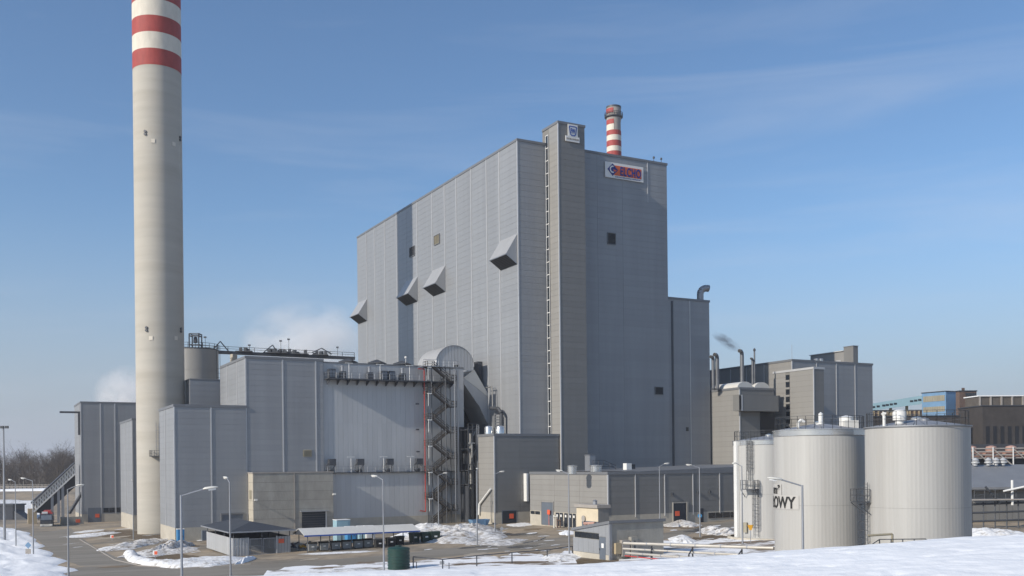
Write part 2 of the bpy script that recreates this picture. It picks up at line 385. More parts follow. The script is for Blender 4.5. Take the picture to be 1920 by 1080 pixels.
# ================================================================== boiler house
UM, VM, ZM = 93.4, 170.0, 74.5
um1 = FU(1253, 600, VM)[0]; vm1 = FV(670, 500, UM)[0]
seamL = sorted(FV(p, 500, UM)[0] for p in (687.4, 702.8, 722, 744.3, 763, 782.8, 811, 835, 857, 884.7, 914, 937.8))
seamF = [FU(p, 500, VM)[0] for p in (1121, 1168)]
boiler, bc = hall('boiler_house', 'tall silver clad boiler house with four slanted air hoods on its sunlit side', UM, um1, VM, vm1, -.5, ZM, 1.2, seamF, seamL, zf=8.5, zl=14, strips=False)
for v in seamL:
    if abs(v - FV(763, 500, UM)[0]) > .5: MB().box(-.12, 0, v-VM-.11, v-VM+.11, 14.5, ZM+.5-.25).build('cover_strip', M['strip'], boiler)
x = FU(1214.5, 400, VM)[0]; z = FU(1214.5, 380, VM)[1]
MB().box(x-UM-.07, x-UM+.07, -.13, 0, z+.5, ZM+.2).build('cover_strip', M['strip'], boiler)
bc.finish()
for (pn, pf, yb) in ((689, 672.6, 601.5), (784, 761.5, 565), (836, 812, 546.7), (971, 938.7, 495)):
    vn, zb = FV(pn, yb, UM); vf = FV(pf, yb, UM)[0]; vn = max(vn, VM + .25)
    a, e = vn - VM, vf - VM; zb += .5; H = 6.0; outw = 2.6
    hd = MB().prism([(0, a, zb), (0, a, zb+H), (-outw, a, zb+1.8)], (0, e-a, 0)).build('air_hood', M['hood'], boiler)
    g = MB(); lv = Vector((-outw, 0, 1.8)); L = lv.length; nn = Vector((-1.8, 0, -outw)).normalized()
    n_ = 9
    for i in range(n_):
        t0, t1 = (i+.08)/n_, (i+.82)/n_
        p0 = Vector((0, a+.15, zb)) + lv*t0 + nn*.03; p1 = Vector((0, a+.15, zb)) + lv*t1 + nn*.10
        dy = Vector((0, e-a-.3, 0)); g.add([p0, p1, p1+dy, p0+dy], [(0, 3, 2, 1)])
    g.build('louvre', M['louvre'], hd)
    p0 = Vector((0, a+.1, zb)) + nn*.012; dy = Vector((0, e-a-.2, 0))
    MB().add([p0, p0+lv, p0+lv+dy, p0+dy], [(0, 3, 2, 1)]).build('hood_mouth', M['black'], hd)
    MB().prism([(-.02, a-.05, zb-.12), (-outw-.06, a-.05, zb+1.7), (-outw-.06, a-.05, zb+1.85), (-.02, a-.05, zb+.05)], (0, .05, 0)).prism([(-outw-.10, a-.05, zb+1.68), (-outw, a-.05, zb+1.62), (-outw, a-.05, zb+1.76), (-outw-.10, a-.05, zb+1.84)], (0, e-a+.1, 0)).build('hood_frame', M['steel'], hd)
for (p0, p1, y0, y1, m, face) in ((769, 778, 461, 478, 'louvre', 'l'), (815, 825, 438.5, 455, 'louvre_b', 'l'), (1139, 1153, 437, 457, 'louvre', 'f'), (1228, 1242, 726, 739, 'louvre', 'f')):
    b = MB(); k = MB()
    if face == 'l':
        va, za = FV(p1, y1, UM); vb, zc = FV(p0, (y0), UM); zc = FV(p1, y0, UM)[1]
        for i in range(8):
            t = za + .5 + (zc-za)*i/8; b.prism([(-.08, va-VM, t), (-.22, va-VM, t), (-.08, va-VM, t+(zc-za)/8*.9)], (0, vb-va, 0))
        k.box(-.24, -.06, va-VM-.12, va-VM, za+.4, zc+.6).box(-.24, -.06, vb-VM, vb-VM+.12, za+.4, zc+.6).box(-.24, -.06, va-VM, vb-VM, zc+.5, zc+.62).box(-.24, -.06, va-VM, vb-VM, za+.38, za+.5)
    else:
        ua, za = FU(p0, y1, VM); ub = FU(p1, y1, VM)[0]; zc = FU(p0, y0, VM)[1]
        for i in range(8):
            t = za + .5 + (zc-za)*i/8; b.prism([(ua-UM, -.08, t), (ua-UM, -.22, t), (ua-UM, -.08, t+(zc-za)/8*.9)], (ub-ua, 0, 0))
        k.box(ua-UM-.12, ua-UM, -.24, -.06, za+.4, zc+.6).box(ub-UM, ub-UM+.12, -.24, -.06, za+.4, zc+.6).box(ua-UM, ub-UM, -.24, -.06, zc+.5, zc+.62).box(ua-UM, ub-UM, -.24, -.06, za+.38, za+.5)
    w_ = b.build('vent_grille', M[m], boiler); k.build('grille_frame', M['trim'], w_)
# pilot lights and rails on the roof
for px in (1228, 1242):
    u = FU(px, 310, VM)[0]; MB().bar((u-UM, .4, 75), (u-UM, .4, 75.9), .06, 6).lathe([(.0, 75.9), (.22, 75.95), (.22, 76.3), (0, 76.45)], 8, (u-UM, .4)).build('roof_light', M['dsteel'], boiler)

# sign boards on the walls
def board(name, label, px0, px1, yt, yb, v):
    ua, zt = FU(px0, yt, v); ub = FU(px1, yt, v)[0]; zb = FU(px0, yb, v)[1]
    r = plant(name, label, 'sign', ua, v - .3, zb)
    w, h = ub-ua, zt-zb
    MB().box(0, w, 0, .12, 0, h).build('board', M['white_l'], r)
    MB().box(.3, .45, .12, .32, h*.2, h*.8).box(w-.45, w-.3, .12, .32, h*.2, h*.8).build('bracket', M['steel'], r)
    return r, w, h
r, w, h = board('company_sign', 'white company sign with blue capitals on orange and a blue diamond emblem', 1133, 1204.5, 303, 332, VM)
MB().box(w*.235, w*.945, -.05, 0, h*.19, h*.83).build('orange_field', M['s_orange'], r)
text_obj('ELCHO', h*.76, .03, .075, M['s_blue'], r, (w*.385, -.09, h*.245), w*.54)
text_obj('ELEKTROCIEPŁOWNIA CHORZÓW', h*.10, .01, .006, M['s_blue'], r, (w*.26, -.02, h*.065), w*.66, 'small_lettering')
cx, cz = w*.19, h*.53; q = h*.40
MB().prism([(cx-q, -.09, cz), (cx, -.09, cz-q), (cx+q, -.09, cz), (cx, -.09, cz+q)], (0, .09, 0)).build('emblem', M['s_blue'], r)
b = MB()
for i in range(10):
    t0, t1 = R(70 + 22*i), R(70 + 22*(i+1))
    rr0, rr1 = q*.38, q*.60
    b.add([(cx+rr0*math.cos(t0), -.11, cz+q*.05+rr0*math.sin(t0)), (cx+rr1*math.cos(t0), -.11, cz+q*.05+rr1*math.sin(t0)), (cx+rr1*math.cos(t1), -.11, cz+q*.05+rr1*math.sin(t1)), (cx+rr0*math.cos(t1), -.11, cz+q*.05+rr0*math.sin(t1))], [(0, 1, 2, 3), (3, 2, 1, 0)])
b.build('emblem_swoosh', M['white_l'], r)
b = MB(); b.prism([(cx+q*.05, -.10, cz+q*.05), (cx+q*.8, -.10, cz-q*.05), (cx+q*.3, -.10, cz-q*.35)], (0, .02, 0)); b.build('emblem_flame', M['s_orange'], r)

# ================================================================== lift and stair tower
UT, VT = 100.0, 165.5; ut1 = FU(1097.5, 400, VT)[0]; ZT = 77.6
tower, tcl = hall('stair_tower', 'narrow taupe stair tower with a window strip in front of the boiler house', UT, ut1, VT, VM + 1.5, -.5, ZT, 1.15, (), (), 'dark_clad', 'core_b', zf=8.5, limit=290, strips=False)
tcl.it = [t for t in tcl.it if t[0] == 'f']
va = FV(1032, 500, UT)[0] - VT
tcl.rows('l', 0, va, 9, ZT+.25, 1.15, 'beige'); tcl.finish()  # sunlit side of the tower takes the lighter cladding copy
vend = VM - VT
MB().box(-.10, 0, va, vend, 9, ZT-1.2).build('window_strip_back', M['trim'], tower)
nz = 27
for i in range(nz):
    z0 = 9.2 + i*2.5; wdw = MB().box(-.16, -.10, va+.10, vend-.08, z0, z0+2.3).build('window', M['glass'], tower)
    MB().box(-.24, -.165, va+.02, va+.10, z0-.1, z0+2.4).box(-.24, -.165, vend-.1, vend-.02, z0-.1, z0+2.4).box(-.24, -.165, va+.10, vend-.1, z0+2.28, z0+2.4).build('window_frame', M['white_l'], wdw)
for k, (p0, p1, y0, y1) in enumerate(((1063.5, 1081.5, 233, 256), (1059, 1085, 254.5, 264.5))):
    if k == 0:
        r, w, h = board('logo_sign', 'white square board with a blue shield emblem on the stair tower', p0, p1, y0, y1, VT)
        b = MB(); sh = [(.14, .88), (.86, .88), (.93, .78), (.80, .16), (.68, .06), (.32, .06), (.20, .16), (.07, .78)]
        n = len(sh)
        ins = [(.5+(x_-.5)*.76, .48+(y_-.48)*.78) for x_, y_ in sh]
        vs = [(x_*w, -.04, y_*h) for x_, y_ in sh] + [(x_*w, -.04, y_*h) for x_, y_ in ins]
        b.add(vs, [(i, (i+1) % n, (i+1) % n+n, i+n) for i in range(n)]); b.build('shield_outline', M['s_fw'], r)
        text_obj('FW', h*.52, .02, .05, M['s_fw'], r, (w*.27, -.05, h*.30), w*.46)
    else:
        r, w, h = board('name_plate', 'narrow white name plate below the shield emblem', p0, p1, y0, y1, VT)
        text_obj('FOSTER WHEELER', h*.42, .02, .01, M['fade'], r, (w*.06, -.03, h*.36), w*.88)

# ================================================================== side block right of the boiler house
VR = 170.6; ur0 = um1 + .15; ur1 = FU(1331, 700, VR)[0]; zr = 46.3
side, c = hall('side_block', 'plain grey block half the boiler house height with an elbow vent on top', ur0, ur1, VR, VR+30, 0, zr, 1.25, [FU(1264, 700, VR)[0], FU(1294, 700, VR)[0]], (), 'silver', zf=8.5, zl=60, strips=False)
c.finish()
x = FU(1294, 700, VR)[0]-ur0; MB().box(x-.09, x+.09, -.13, 0, 9, zr-.3).build('cover_strip', M['strip'], side)
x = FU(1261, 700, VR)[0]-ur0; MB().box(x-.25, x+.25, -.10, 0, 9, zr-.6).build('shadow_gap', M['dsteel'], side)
u = FU(1313, 556, VR+3)[0]-ur0
pts = [(u, 3, zr), (u, 3, zr+2.2)] + [(u+1.3*(1-math.cos(t)), 3-.5*(1-math.cos(t)), zr+2.2+1.2*math.sin(t)) for t in (R(30), R(60), R(90), R(115))]
e = MB().path(pts, .75, 12).build('exhaust_elbow', M['steel'], side, True)
q = Vector(pts[-1]); d = (q-Vector(pts[-2])).normalized(); MB().bar(q, q+d*.06, .66, 12).build('elbow_mouth', M['black'], e)
x = FU(1288, 803, VR)[0]-ur0; z = FU(1288, 803, VR)[1]; MB().box(x-.3, x+.3, -.2, -.06, z-.6, z+.2).build('vent_grille', M['louvre'], side)

# ================================================================== low annex beside the stair tower
UA, VA = 85.6, 166.0; za = FU(927, 815, VA)[1]; zga = G(*UV(UA, VA))
annex, c = hall('annex', 'beige clad annex with a dark double door at the boiler house corner', UA, UT-.25, VA, FV(897.5, 900, UA)[0], zga, za, 1.0, [FU(975, 880, VA)[0]], (), 'dark_clad', 'core_b', pl=2.2, strips=False)
c.it = [(f, a, b_, z0, z1, 'beige' if f == 'l' else m, o) for f, a, b_, z0, z1, m, o in c.it]; c.finish()  # lighter panels on the sunlit side, darker copy on the shaded front
ua, ub = FU(942, 970, VA)[0], FU(967, 970, VA)[0]; zt = FU(942, 958.5, VA)[1]
d = fpart(annex, 'door', 'ddoor', ua, ub, VA-.10, VA-.04, zga, zt)
fpart(annex, 'door_frame', 'door', ua-.15, ub+.15, VA-.09, VA-.035, zga, zt+.15)
MB().box(ub-ua-1.4+ua-UA, ub-ua-.5+ua-UA, -.14, -.11, 1.0, 1.9).build('warning_sign', M['orange'], d)
pts = [(v_, z_) for v_, z_ in (FV(901, 965, UA), FV(902, 945, UA), FV(923, 917, UA))]
MB().path([(-.35, v_-VA, z_-zga) for v_, z_ in pts], .22, 8).build('flue_pipe', M['wsheet'], annex, True)
v_, z_ = FV(923, 917, UA); MB().bar((-.3, v_-VA, .3), (-.3, v_-VA, z_-zga), .06).build('pipe_post', M['dsteel'], annex)
for (pu, pv) in ((3, 3.2), (1.5, 5.0)): MB().lathe([(.9, za-zga), (.9, za-zga+1.5), (.7, za-zga+1.8), (0, za-zga+1.9)], 16, (pu, pv)).build('roof_vent', M['tanks'], annex, True)
# white tubes and ladder rising beside the annex
b = MB(); u = FU(984, 900, VA)[0]-UA; b.box(u-.3, u+.1, -1.2, -.07, 4.2, 9.5); b.build('cable_duct', M['wsheet'], annex)

# ================================================================== long low hall in front
UL = 88.4; vl0 = FV(1140, 930, UL)[0]; vl1 = FV(994, 930, UL)[0]
zg = G(*UV(UL, vl0)); ZL = 9.55; ul1 = 128.0
low, c = hall('pump_hall', 'long low hall, its beige end sunlit and its long side dark', UL, ul1, vl0, vl1, zg-.1, ZL, .95, [FU(p, 930, vl0)[0] for p in (1191, 1246, 1299, 1349)], [FV(p, 930, UL)[0] for p in (1040, 1087)], 'dark_clad', 'core_b', pl=2.4, strips=False)
c.it = [(f, a, b_, z0, z1, 'beige' if f == 'l' else m, o) for f, a, b_, z0, z1, m, o in c.it]; c.finish()  # sunlit end paler and shaded long side darker by panel colour
for p in (1191, 1246, 1299, 1349):
    x = FU(p, 930, vl0)[0]-UL; MB().box(x-.06, x+.06, -.14, 0, 2.0, ZL-zg-.2).build('cover_strip', M['strip'], low)
hz = ZL - zg
# the roof pitches up along the long side
w_, d_ = ul1-UL, vl1-vl0
MB().prism([(6, -.16, hz+.32), (w_+.1, -.16, hz+.32), (w_+.1, -.16, hz+1.25)], (0, d_+.3, 0)).build('pitched_roof', M['trim'], low)
for p, q_ in ((1059, 1.0), (1104, 1.3)):
    u = FU(p, 882, vl0+4)[0]-UL; MB().lathe([(.75*q_, hz), (.75*q_, hz+1.2), (.85*q_, hz+1.25), (.85*q_, hz+1.35), (0, hz+1.5)], 18, (u+2, 5)).build('roof_vent', M['tanks'], low, True)
ua, ub = FU(1262, 960, vl0)[0]-UL, FU(1286, 960, vl0)[0]-UL
d = MB().box(ua, ub, -.16, -.04, .0, 4.0).build('door', M['ddoor'], low)
MB().box(ua-.15, ua, -.2, 0, 0, 4.15).box(ub, ub+.35, -.25, 0, 0, 4.15).box(ua, ub, -.2, 0, 4.0, 4.15).build('door_frame', M['concrete'], d)
MB().box(ua+.3, ua+1.2, -.2, -.165, 1.9, 2.7).build('warning_sign', M['orange'], d)
ua, ub = FU(1311, 960, vl0)[0]-UL, FU(1318, 960, vl0)[0]-UL; MB().box(ua, ub, -.16, -.04, 0.2, 3.0).build('door', M['ddoor'], low)
ua = FU(1328, 960, vl0)[0]-UL
for i in range(5): MB().box(ua+i*1.6, ua+i*1.6+1.4, -.12, -.035, 1.3, 2.2).build('window', M['glass'], low)
for px_, py_ in ((1260, 925), (1308, 922), (1330, 921)):
    u_, z_ = FU(px_, py_, vl0); MB().box(u_-UL-.15, u_-UL+.15, -.35, -.06, z_-zg-.2, z_-zg+.2).build('wall_lamp', M['dsteel'], low)
# its sunlit end: door, small windows, three dark doors
va_, vb_ = FV(1038.5, 965, UL)[0]-vl0, FV(1017, 965, UL)[0]-vl0
d = MB().box(-.14, -.04, va_, vb_, 0, 4.0).build('door', M['door'], low)
MB().box(-.2, 0, va_-.14, va_, 0, 4.14).box(-.2, 0, vb_, vb_+.14, 0, 4.14).box(-.2, 0, va_, vb_, 4.0, 4.14).build('door_frame', M['beige'], d)
v_ = FV(1033, 968, UL)[0]-vl0; MB().box(-.5, -.45, v_-.45, v_+.45, 1.9, 2.7).bar((-.42, v_, 0), (-.42, v_, 1.9), .04).build('warning_sign', M['orange'], d)
for p0, p1 in ((1043, 1049), (1050.5, 1056), (1059, 1065), (1067, 1073), (1075, 1080)):
    a_, e_ = FV(p1, 970, UL)[0]-vl0, FV(p0, 970, UL)[0]-vl0
    d = MB().box(-.12, -.04, a_, e_, 0, 2.3).build('door', M['ddoor'], low); MB().box(-.16, -.125, (a_+e_)/2-.22, (a_+e_)/2+.22, 1.6, 2.0).build('door_sign', M['white_l'], d)
for p0, p1 in ((996, 1003), (1004.5, 1013)):
    a_, e_ = FV(p1, 965, UL)[0]-vl0, FV(p0, 965, UL)[0]-vl0; MB().box(-.12, -.035, a_, e_, 1.75, 2.3).build('window', M['glass'], low)
# little roof cabin seen against the stair tower foot
r = plant('roof_cabin', 'grey equipment cabin with an outside stair on the low hall roof', 'cabin', FU(1062, 870, 158)[0], 150, ZL+.05)
MB().box(0, 1.2, 0, 1.6, 0, 3.0).build('cabinet', M['steel'], r); MB().box(-.08, 1.28, -.08, 1.68, 3.0, 3.12).build('cabinet_roof', M['trim'], r)
b = MB(); b.box(.1, 4.6, -.9, -.1, .9, 1.0); rail(b, [(.1, -.9, 1.0), (2.4, -.9, 1.0), (5.0, -.9, 0)], 1.1, .05, 1.4); b.build('handrail', M['dsteel'], r)
r = plant('roof_fan', 'white square roof fan with a dark mouth beside the low hall roof edge', 'fan', FU(1175, 880, 145)[0], 145, ZL+.05)
MB().box(0, 1.1, 0, 1.1, 0, 1.5).build('housing', M['wsheet'], r); MB().box(1.1, 2.0, .2, .9, .5, 1.3).build('fan_mouth', M['louvre'], r)

# ================================================================== hall group at the east: R1 block, stair block, turbine hall
u1_, v1_ = 141.6, 161.6; z1_ = 26.7; zg_ = 2.0
ublk = FU(1451, 740, v1_)[0]
blk, c = hall('switch_block', 'sand coloured block with a projecting box and two domed roof lights', u1_, ublk, v1_, 186, zg_, z1_, 1.1, [FU(1421, 735, v1_)[0]], (), 'dark_clad', 'core_b', zf=10, zl=9, strips=False)
c.it = [(f, a, b_, z0, z1, 'beige' if f == 'l' else m, o) for f, a, b_, z0, z1, m, o in c.it]; c.finish()  # light and shade split by panel colour: side pale, front dark
h_ = z1_-zg_
ua, za_ = FU(1386, 770, v1_-2); ub = FU(1460, 770, v1_-2)[0]; zt_ = FU(1386, 740, v1_-2)[1]
bx_ = fpart(blk, 'projecting_box', 'dark_clad', ua, ub, v1_-2, v1_-.07, za_, zt_)
fpart(blk, 'box_edge', 'strip', ua+.6, ua+.95, v1_-2.05, v1_-2.0, za_, zt_); fpart(blk, 'box_mouth', 'black', ua+.02, ua+.55, v1_-2.04, v1_-2.002, za_+.2, zt_-.2)
fpart(blk, 'recess_shade', 'black', FU(1425, 790, v1_)[0], FU(1452, 790, v1_)[0], v1_-.1, v1_-.065, 10, za_)  # flat black sheet paints the recess shade under the projecting box
for k, (a_, e_) in enumerate(((.3, 4.7), (5.0, 9.4))):
    b = MB(); n = 14
    ring = [((a_+e_)/2 + (e_-a_)/2*math.cos(math.pi*i/n), h_+.05 + 1.5*math.sin(math.pi*i/n)) for i in range(n+1)]
    b.prism([(x_, 1.0, z_) for x_, z_ in ring], (0, 9, 0)); b.build('roof_light', M['wroof'], blk, True)
# exhaust stacks standing behind it
def stack(px, ytop, rr, label, Y=214, bend=True, roof=26.75):
    x_, zt2 = FY(px, ytop, Y); u_, v_ = TOUV(x_, Y)
    r = plant('exhaust_stack', label, 'exhaust', u_, v_, roof)
    H = zt2-roof-rr*1.5
    pts = [(0, 0, 0), (0, 0, H)]
    if bend: pts += [(-1.5*rr*(1-math.cos(t)), -.6*rr*(1-math.cos(t)), H + 1.6*rr*math.sin(t)) for t in (R(30), R(60), R(90))] + [(-2.6*rr, -1.1*rr, H+1.6*rr)]
    MB().path(pts, rr, 10).build('pipe', M['stackm'], r, True)
    MB().lathe([(rr*1.35, 0), (rr*1.35, .3), (rr, .34)], 12).build('base_collar', M['dsteel'], r)
    if bend: q = Vector(pts[-1]); MB().bar(q, q+Vector((-.05, -.02, 0)), rr*.86, 10).build('mouth', M['black'], r)
    else: MB().lathe([(rr*.7, H), (rr*1.6, H+.2), (rr*1.6, H+.5), (0, H+.8)], 10).build('cap', M['dsteel'], r)
stack(1391, 659, .42, 'hooked exhaust stack giving off dark smoke behind the domed roof lights')
stack(1344.5, 666, .42, 'hooked exhaust stack close to the tall side block')
stack(1337, 670, .36, 'short hooked exhaust stack touching the edge of the side block')
stack(1411, 673, .26, 'thin hooked exhaust pipe next to the straight vent pipe')
stack(1414.5, 657, .17, 'thin straight vent pipe in front of the turbine hall wall', bend=False)

u2_ = 154.4; v2_ = FV(1526, 740, u2_)[0]; v2b = FV(1450, 740, u2_)[0]; z2_ = 30.7
st, c = hall('stair_block', 'beige block with a column of dark stairwell windows before the turbine hall', u2_, FU(1545, 740, v2_)[0], v2_, v2b, 2.2, z2_, 1.1, (), (), 'dark_clad', 'core_b', zf=9, zl=9, strips=False, trim='strip')
va_, vb_ = FV(1481.5, 740, u2_)[0]-v2_, FV(1473.5, 740, u2_)[0]-v2_
c.it = [t for t in c.it if t[0] == 'f']
c.rows('l', 0, va_, 6.8, z2_-2.2-.25, 1.1, 'beige'); c.rows('l', vb_, v2b-v2_, 6.8, z2_-2.2-.25, 1.1, 'beige'); c.finish()  # wall towards the sun gets the paler cladding, the front its shaded copy
zz = FV(1477, 703, u2_)[1]-2.2
for i in range(13):
    wd = MB().box(-.1, -.02, va_+.1, vb_-.1, zz-1.05-i*1.6, zz-i*1.6).build('window', M['glass'], st)
    MB().box(-.16, -.02, va_, vb_, zz-1.5-i*1.6, zz-1.1-i*1.6).build('window_sill', M['beige'], wd)

u3_ = 160.5; v3_ = FV(1485, 680, u3_)[0]; u3b = FU(1636, 720, v3_)[0]; z3_ = 33.8
tb, c = hall('turbine_hall', 'large turbine hall with bluish front and a cabin on its roof', u3_, u3b, v3_, 225, 2.6, z3_, 1.2, [FU(p, 720, v3_)[0] for p in (1531, 1568, 1603)], [FV(p, 690, u3_)[0] for p in (1433, 1400, 1370, 1340)], 'silver', zf=9, zl=18, strips=True)
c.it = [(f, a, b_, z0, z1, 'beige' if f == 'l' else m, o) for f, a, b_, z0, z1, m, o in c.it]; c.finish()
MB().bar((.3, .3, z3_-2.6), (.3, .3, z3_-2.6+3.5), .06).build('lightning_rod', M['steel'], tb)
r = plant('roof_cabin', 'beige cabin with a dark higher end on the turbine hall roof', 'cabin', FU(1600, 672, 172)[0], 172, z3_+.05)
MB().box(0, 1.6, 0, 3, 0, 5.0).build('tower', M['dark_clad'], r); MB().box(-.1, 1.7, -.1, 3.1, 5.0, 5.15).build('tower_roof', M['trim'], r)
MB().box(.02, 1.5, 3.0, 14, 0, 4.1).build('cabin_wall', M['beige'], r); MB().box(-.3, 1.7, 3.05, 14.2, 4.1, 4.25).build('cabin_roof', M['wroof'], r)
MB().box(-.04, 0, 4, 5.6, .3, 2.0).build('door', M['strip'], r)
for px, lab in ((1531, 'shiny roof vent nearer the lightning rod'), (1539, 'shiny roof vent nearer the roof cabin')):
    x_, z_ = FY(px, 676, 238); u_, v_ = TOUV(x_, 238); r = plant('roof_vent', lab, 'vent', u_, v_, z3_+.05)
    MB().lathe([(.55, 0), (.55, 1.6)], 14).build('drum', M['tanks'], r, True); MB().lathe([(.7, 1.6), (.7, 1.75), (0, 1.95)], 14).build('cap', M['steel'], r)
# ================================================================== chimneys
xb, yb_, zb_ = FG(281, 1001); yc = yb_ + 3.4
xc = FY(300.5, 700, yc)[0]; zc = G(xc, yc)
ch = thing('chimney', 'tall pale concrete chimney with red and white bands near its top', 'chimney', (xc, yc, zc))
r0 = 91.5 / F * yc / 2 * .945
def cz_(py): return FY(299, py, yc - r0)[1] - zc
zw = cz_(120)
MB().lathe([(r0*1.0, -.5)] + [(r0*(1.0 - .0*i), zw*i/24) for i in range(1, 25)] + [(r0, 128)], 96).build('shaft', M['chim'], ch, True)
bands = [zw + (cz_(89) - zw) * i for i in range(9)]
for i, z in enumerate(bands):
    MB().lathe([(r0+.03, z), (r0+.03, z + (cz_(89)-zw))], 96, cap=False).build('red_band' if i % 2 == 0 else 'white_band', M['red'] if i % 2 == 0 else M['white'], ch, True)
def onch(px, py):                      # local point on the chimney's shell seen at a pixel
    a, b = ray(px, py); A = a*a + 1; B = -2*(a*xc + yc); C = xc*xc + yc*yc - r0*r0
    Y = (-B - math.sqrt(max(0, B*B - 4*A*C))) / (2*A); return Vector((a*Y - xc, Y - yc, HC + b*Y - zc))
for px, py in ((272.5, 249), (337, 260), (275, 617), (338.5, 619)):
    for k in (-2.6, 2.6):
        p = onch(px, py + k); n = Vector((p.x, p.y, 0)).normalized()
        MB().bar(p, p + n*.25, .28, 8).build('warning_light', M['dsteel'], ch)
for px, py in ((287, 264), (326, 270), (283, 634), (330, 634)):
    p = onch(px, py); n = Vector((p.x, p.y, 0)).normalized(); t = Vector((-n.y, n.x, 0))
    MB().prism([p + n*.02 - t*.4 + Vector((0, 0, -.4)), p + n*.02 + t*.4 + Vector((0, 0, -.4)), p + n*.02 + t*.4 + Vector((0, 0, .4)), p + n*.02 - t*.4 + Vector((0, 0, .4))], n*.06).build('hatch', M['white'], ch)
p = onch(291, 856); n = Vector((p.x, p.y, 0)).normalized(); t = Vector((-n.y, n.x, 0))
b = MB(); b.prism([p - t*.9, p + t*1.2, p + t*1.2 + n*1.0, p - t*.9 + n*1.0], (0, 0, .15))
rail(b, [p - t*.9 + Vector((0, 0, .15)), p - t*.9 + n + Vector((0, 0, .15)), p + t*1.2 + n + Vector((0, 0, .15)), p + t*1.2 + Vector((0, 0, .15))], 1.1, .05, 1)
b.build('platform', M['dsteel'], ch)
b = MB()
for s_ in (-.3, .3): b.bar(p + t*(.6+s_) + n*.25 + Vector((0, 0, -.1)), p + t*(.6+s_) + n*.25 + Vector((0, 0, 7)), .05)
for i in range(12): b.bar(p + t*.3 + n*.25 + Vector((0, 0, i*.55)), p + t*.9 + n*.25 + Vector((0, 0, i*.55)), .03)
for i in range(5):
    z = Vector((0, 0, 2 + i*1.1)); b.path([p + t*.2 + n*.2 + z, p + t*.2 + n*.8 + z, p + t*1.0 + n*.8 + z, p + t*1.0 + n*.2 + z], .035, 4)
b.build('ladder', M['steel'], ch)

Y2 = 400; x2, zt2 = FY(1150.5, 203, Y2); rr = 13.3/F*Y2
c2 = thing('distant_chimney', 'weathered red and white banded chimney rising behind the boiler house', 'chimney', (x2, Y2, G(x2, Y2)))
g2 = G(x2, Y2); H2 = zt2 - g2
MB().lathe([(rr*1.5, -1), (rr*1.2, H2*.5), (rr, H2-18), (rr*.97, H2-6), (rr*1.03, H2-5), (rr*1.03, H2)], 40).build('shaft', M['fade'], c2, True)
zz = lambda py: FY(1150, py, Y2)[1] - g2
ed = [226.7, 235.8, 247, 256, 266, 276.6, 286, 296, 306, 316, 326]
for i, (a, e) in enumerate(zip(ed, ed[1:])):
    w0 = R(150) if i < 2 else 0; 
    q = rr + .05 + .003*(H2 - zz(a))
    if i < 2: MB().lathe([(q+.03, zz(e)), (q, zz(a))], 14, a0=R(165), a1=R(265), cap=False).build('red_band' if i % 2 == 0 else 'white_band', M['red'] if i % 2 == 0 else M['white'], c2, True)
    else: MB().lathe([(q+.03, zz(e)), (q, zz(a))], 40, cap=False).build('red_band' if i % 2 == 0 else 'white_band', M['red'] if i % 2 == 0 else M['white'], c2, True)
MB().lathe([(rr*1.07, zz(215)), (rr*1.07, zz(206))], 14, a0=R(170), a1=R(262), cap=False).build('red_band', M['red'], c2, True)
b = MB().lathe([(rr, zz(222)-.2), (rr*1.28, zz(221)), (rr*1.28, zz(221)+.25), (rr, zz(221)+.25)], 40, cap=False)
pp = [(rr*1.26*math.cos(2*math.pi*i/24), rr*1.26*math.sin(2*math.pi*i/24), zz(221)+.2) for i in range(25)]
rail(b, pp, 1.5, .09, 1.2); b.build('gallery', M['dsteel'], c2)
MB().lathe([(rr*1.06, H2-.2), (rr*1.06, H2+.5), (rr*.8, H2+.5)], 40).build('rim', M['dsteel'], c2)

# ================================================================== filter house
VA2 = 182.0
bx, by, bz = FG(329, 1016.7); ub0, vb0 = TOUV(bx, by); VA2 = vb0
zbk = FU(325, 760, VA2)[1]; uF, _ = FU(460.5, 720, VA2)
vbk = FV(300, 880, ub0)[0]
ash, c = hall('ash_block', 'lower grey clad block with pale concrete plinth at the chimney foot', ub0, uF, VA2, vbk, bz, zbk, 1.0, [FU(396.5, 880, VA2)[0]], [FV(311, 880, ub0)[0]], 'silver', pl=2.5, sw=.22)
c.finish()
ua, ub = FU(416, 975, VA2)[0]-ub0, FU(455, 975, VA2)[0]-ub0
z_ = FU(416, 965, VA2)[1]-bz
d = MB().box(ua, ub, -.12, -.05, 0, z_).build('door', M['door'], ash); MB().box(ua-.25, ua, -.3, 0, 0, z_+.3).box(ub, ub+.25, -.3, 0, 0, z_+.3).box(ua, ub, -.3, 0, z_, z_+.3).build('door_frame', M['trim'], d)
MB().box(4.4, 5.2, -1.0, -.05, 0, 1.9).build('meter_cabinet', M['door'], ash)

zF = 31.2; uR = FU(607, 800, VA2)[0]
vFb = FV(412.5, 700, uF)[0]
zgf = G(*UV(uF, VA2))
flt, c = hall('filter_house', 'grey filter house with a plain panelled front rising above the ash block', uF+.05, uR, VA2+.12, vFb, zgf, zF, 1.0, [FU(531, 780, VA2)[0], FU(593, 780, VA2)[0]], [FV(p, 700, uF)[0] for p in (444.5, 426)], 'silver', zl=zbk-.2, sw=.22, pl=1.0)
c.finish()
u_, z_ = FU(568, 856, VA2); u2 = FU(584, 856, VA2)[0]; z2 = FU(568, 843, VA2)[1]
b = MB()
for i in range(7): t = z_-zgf + (z2-z_)*i/7; b.prism([(u_-uF, -.07, t), (u_-uF, -.2, t), (u_-uF, -.07, t+(z2-z_)/7*.9)], (u2-u_, 0, 0))
b.build('vent_grille', M['louvre_b'], flt)

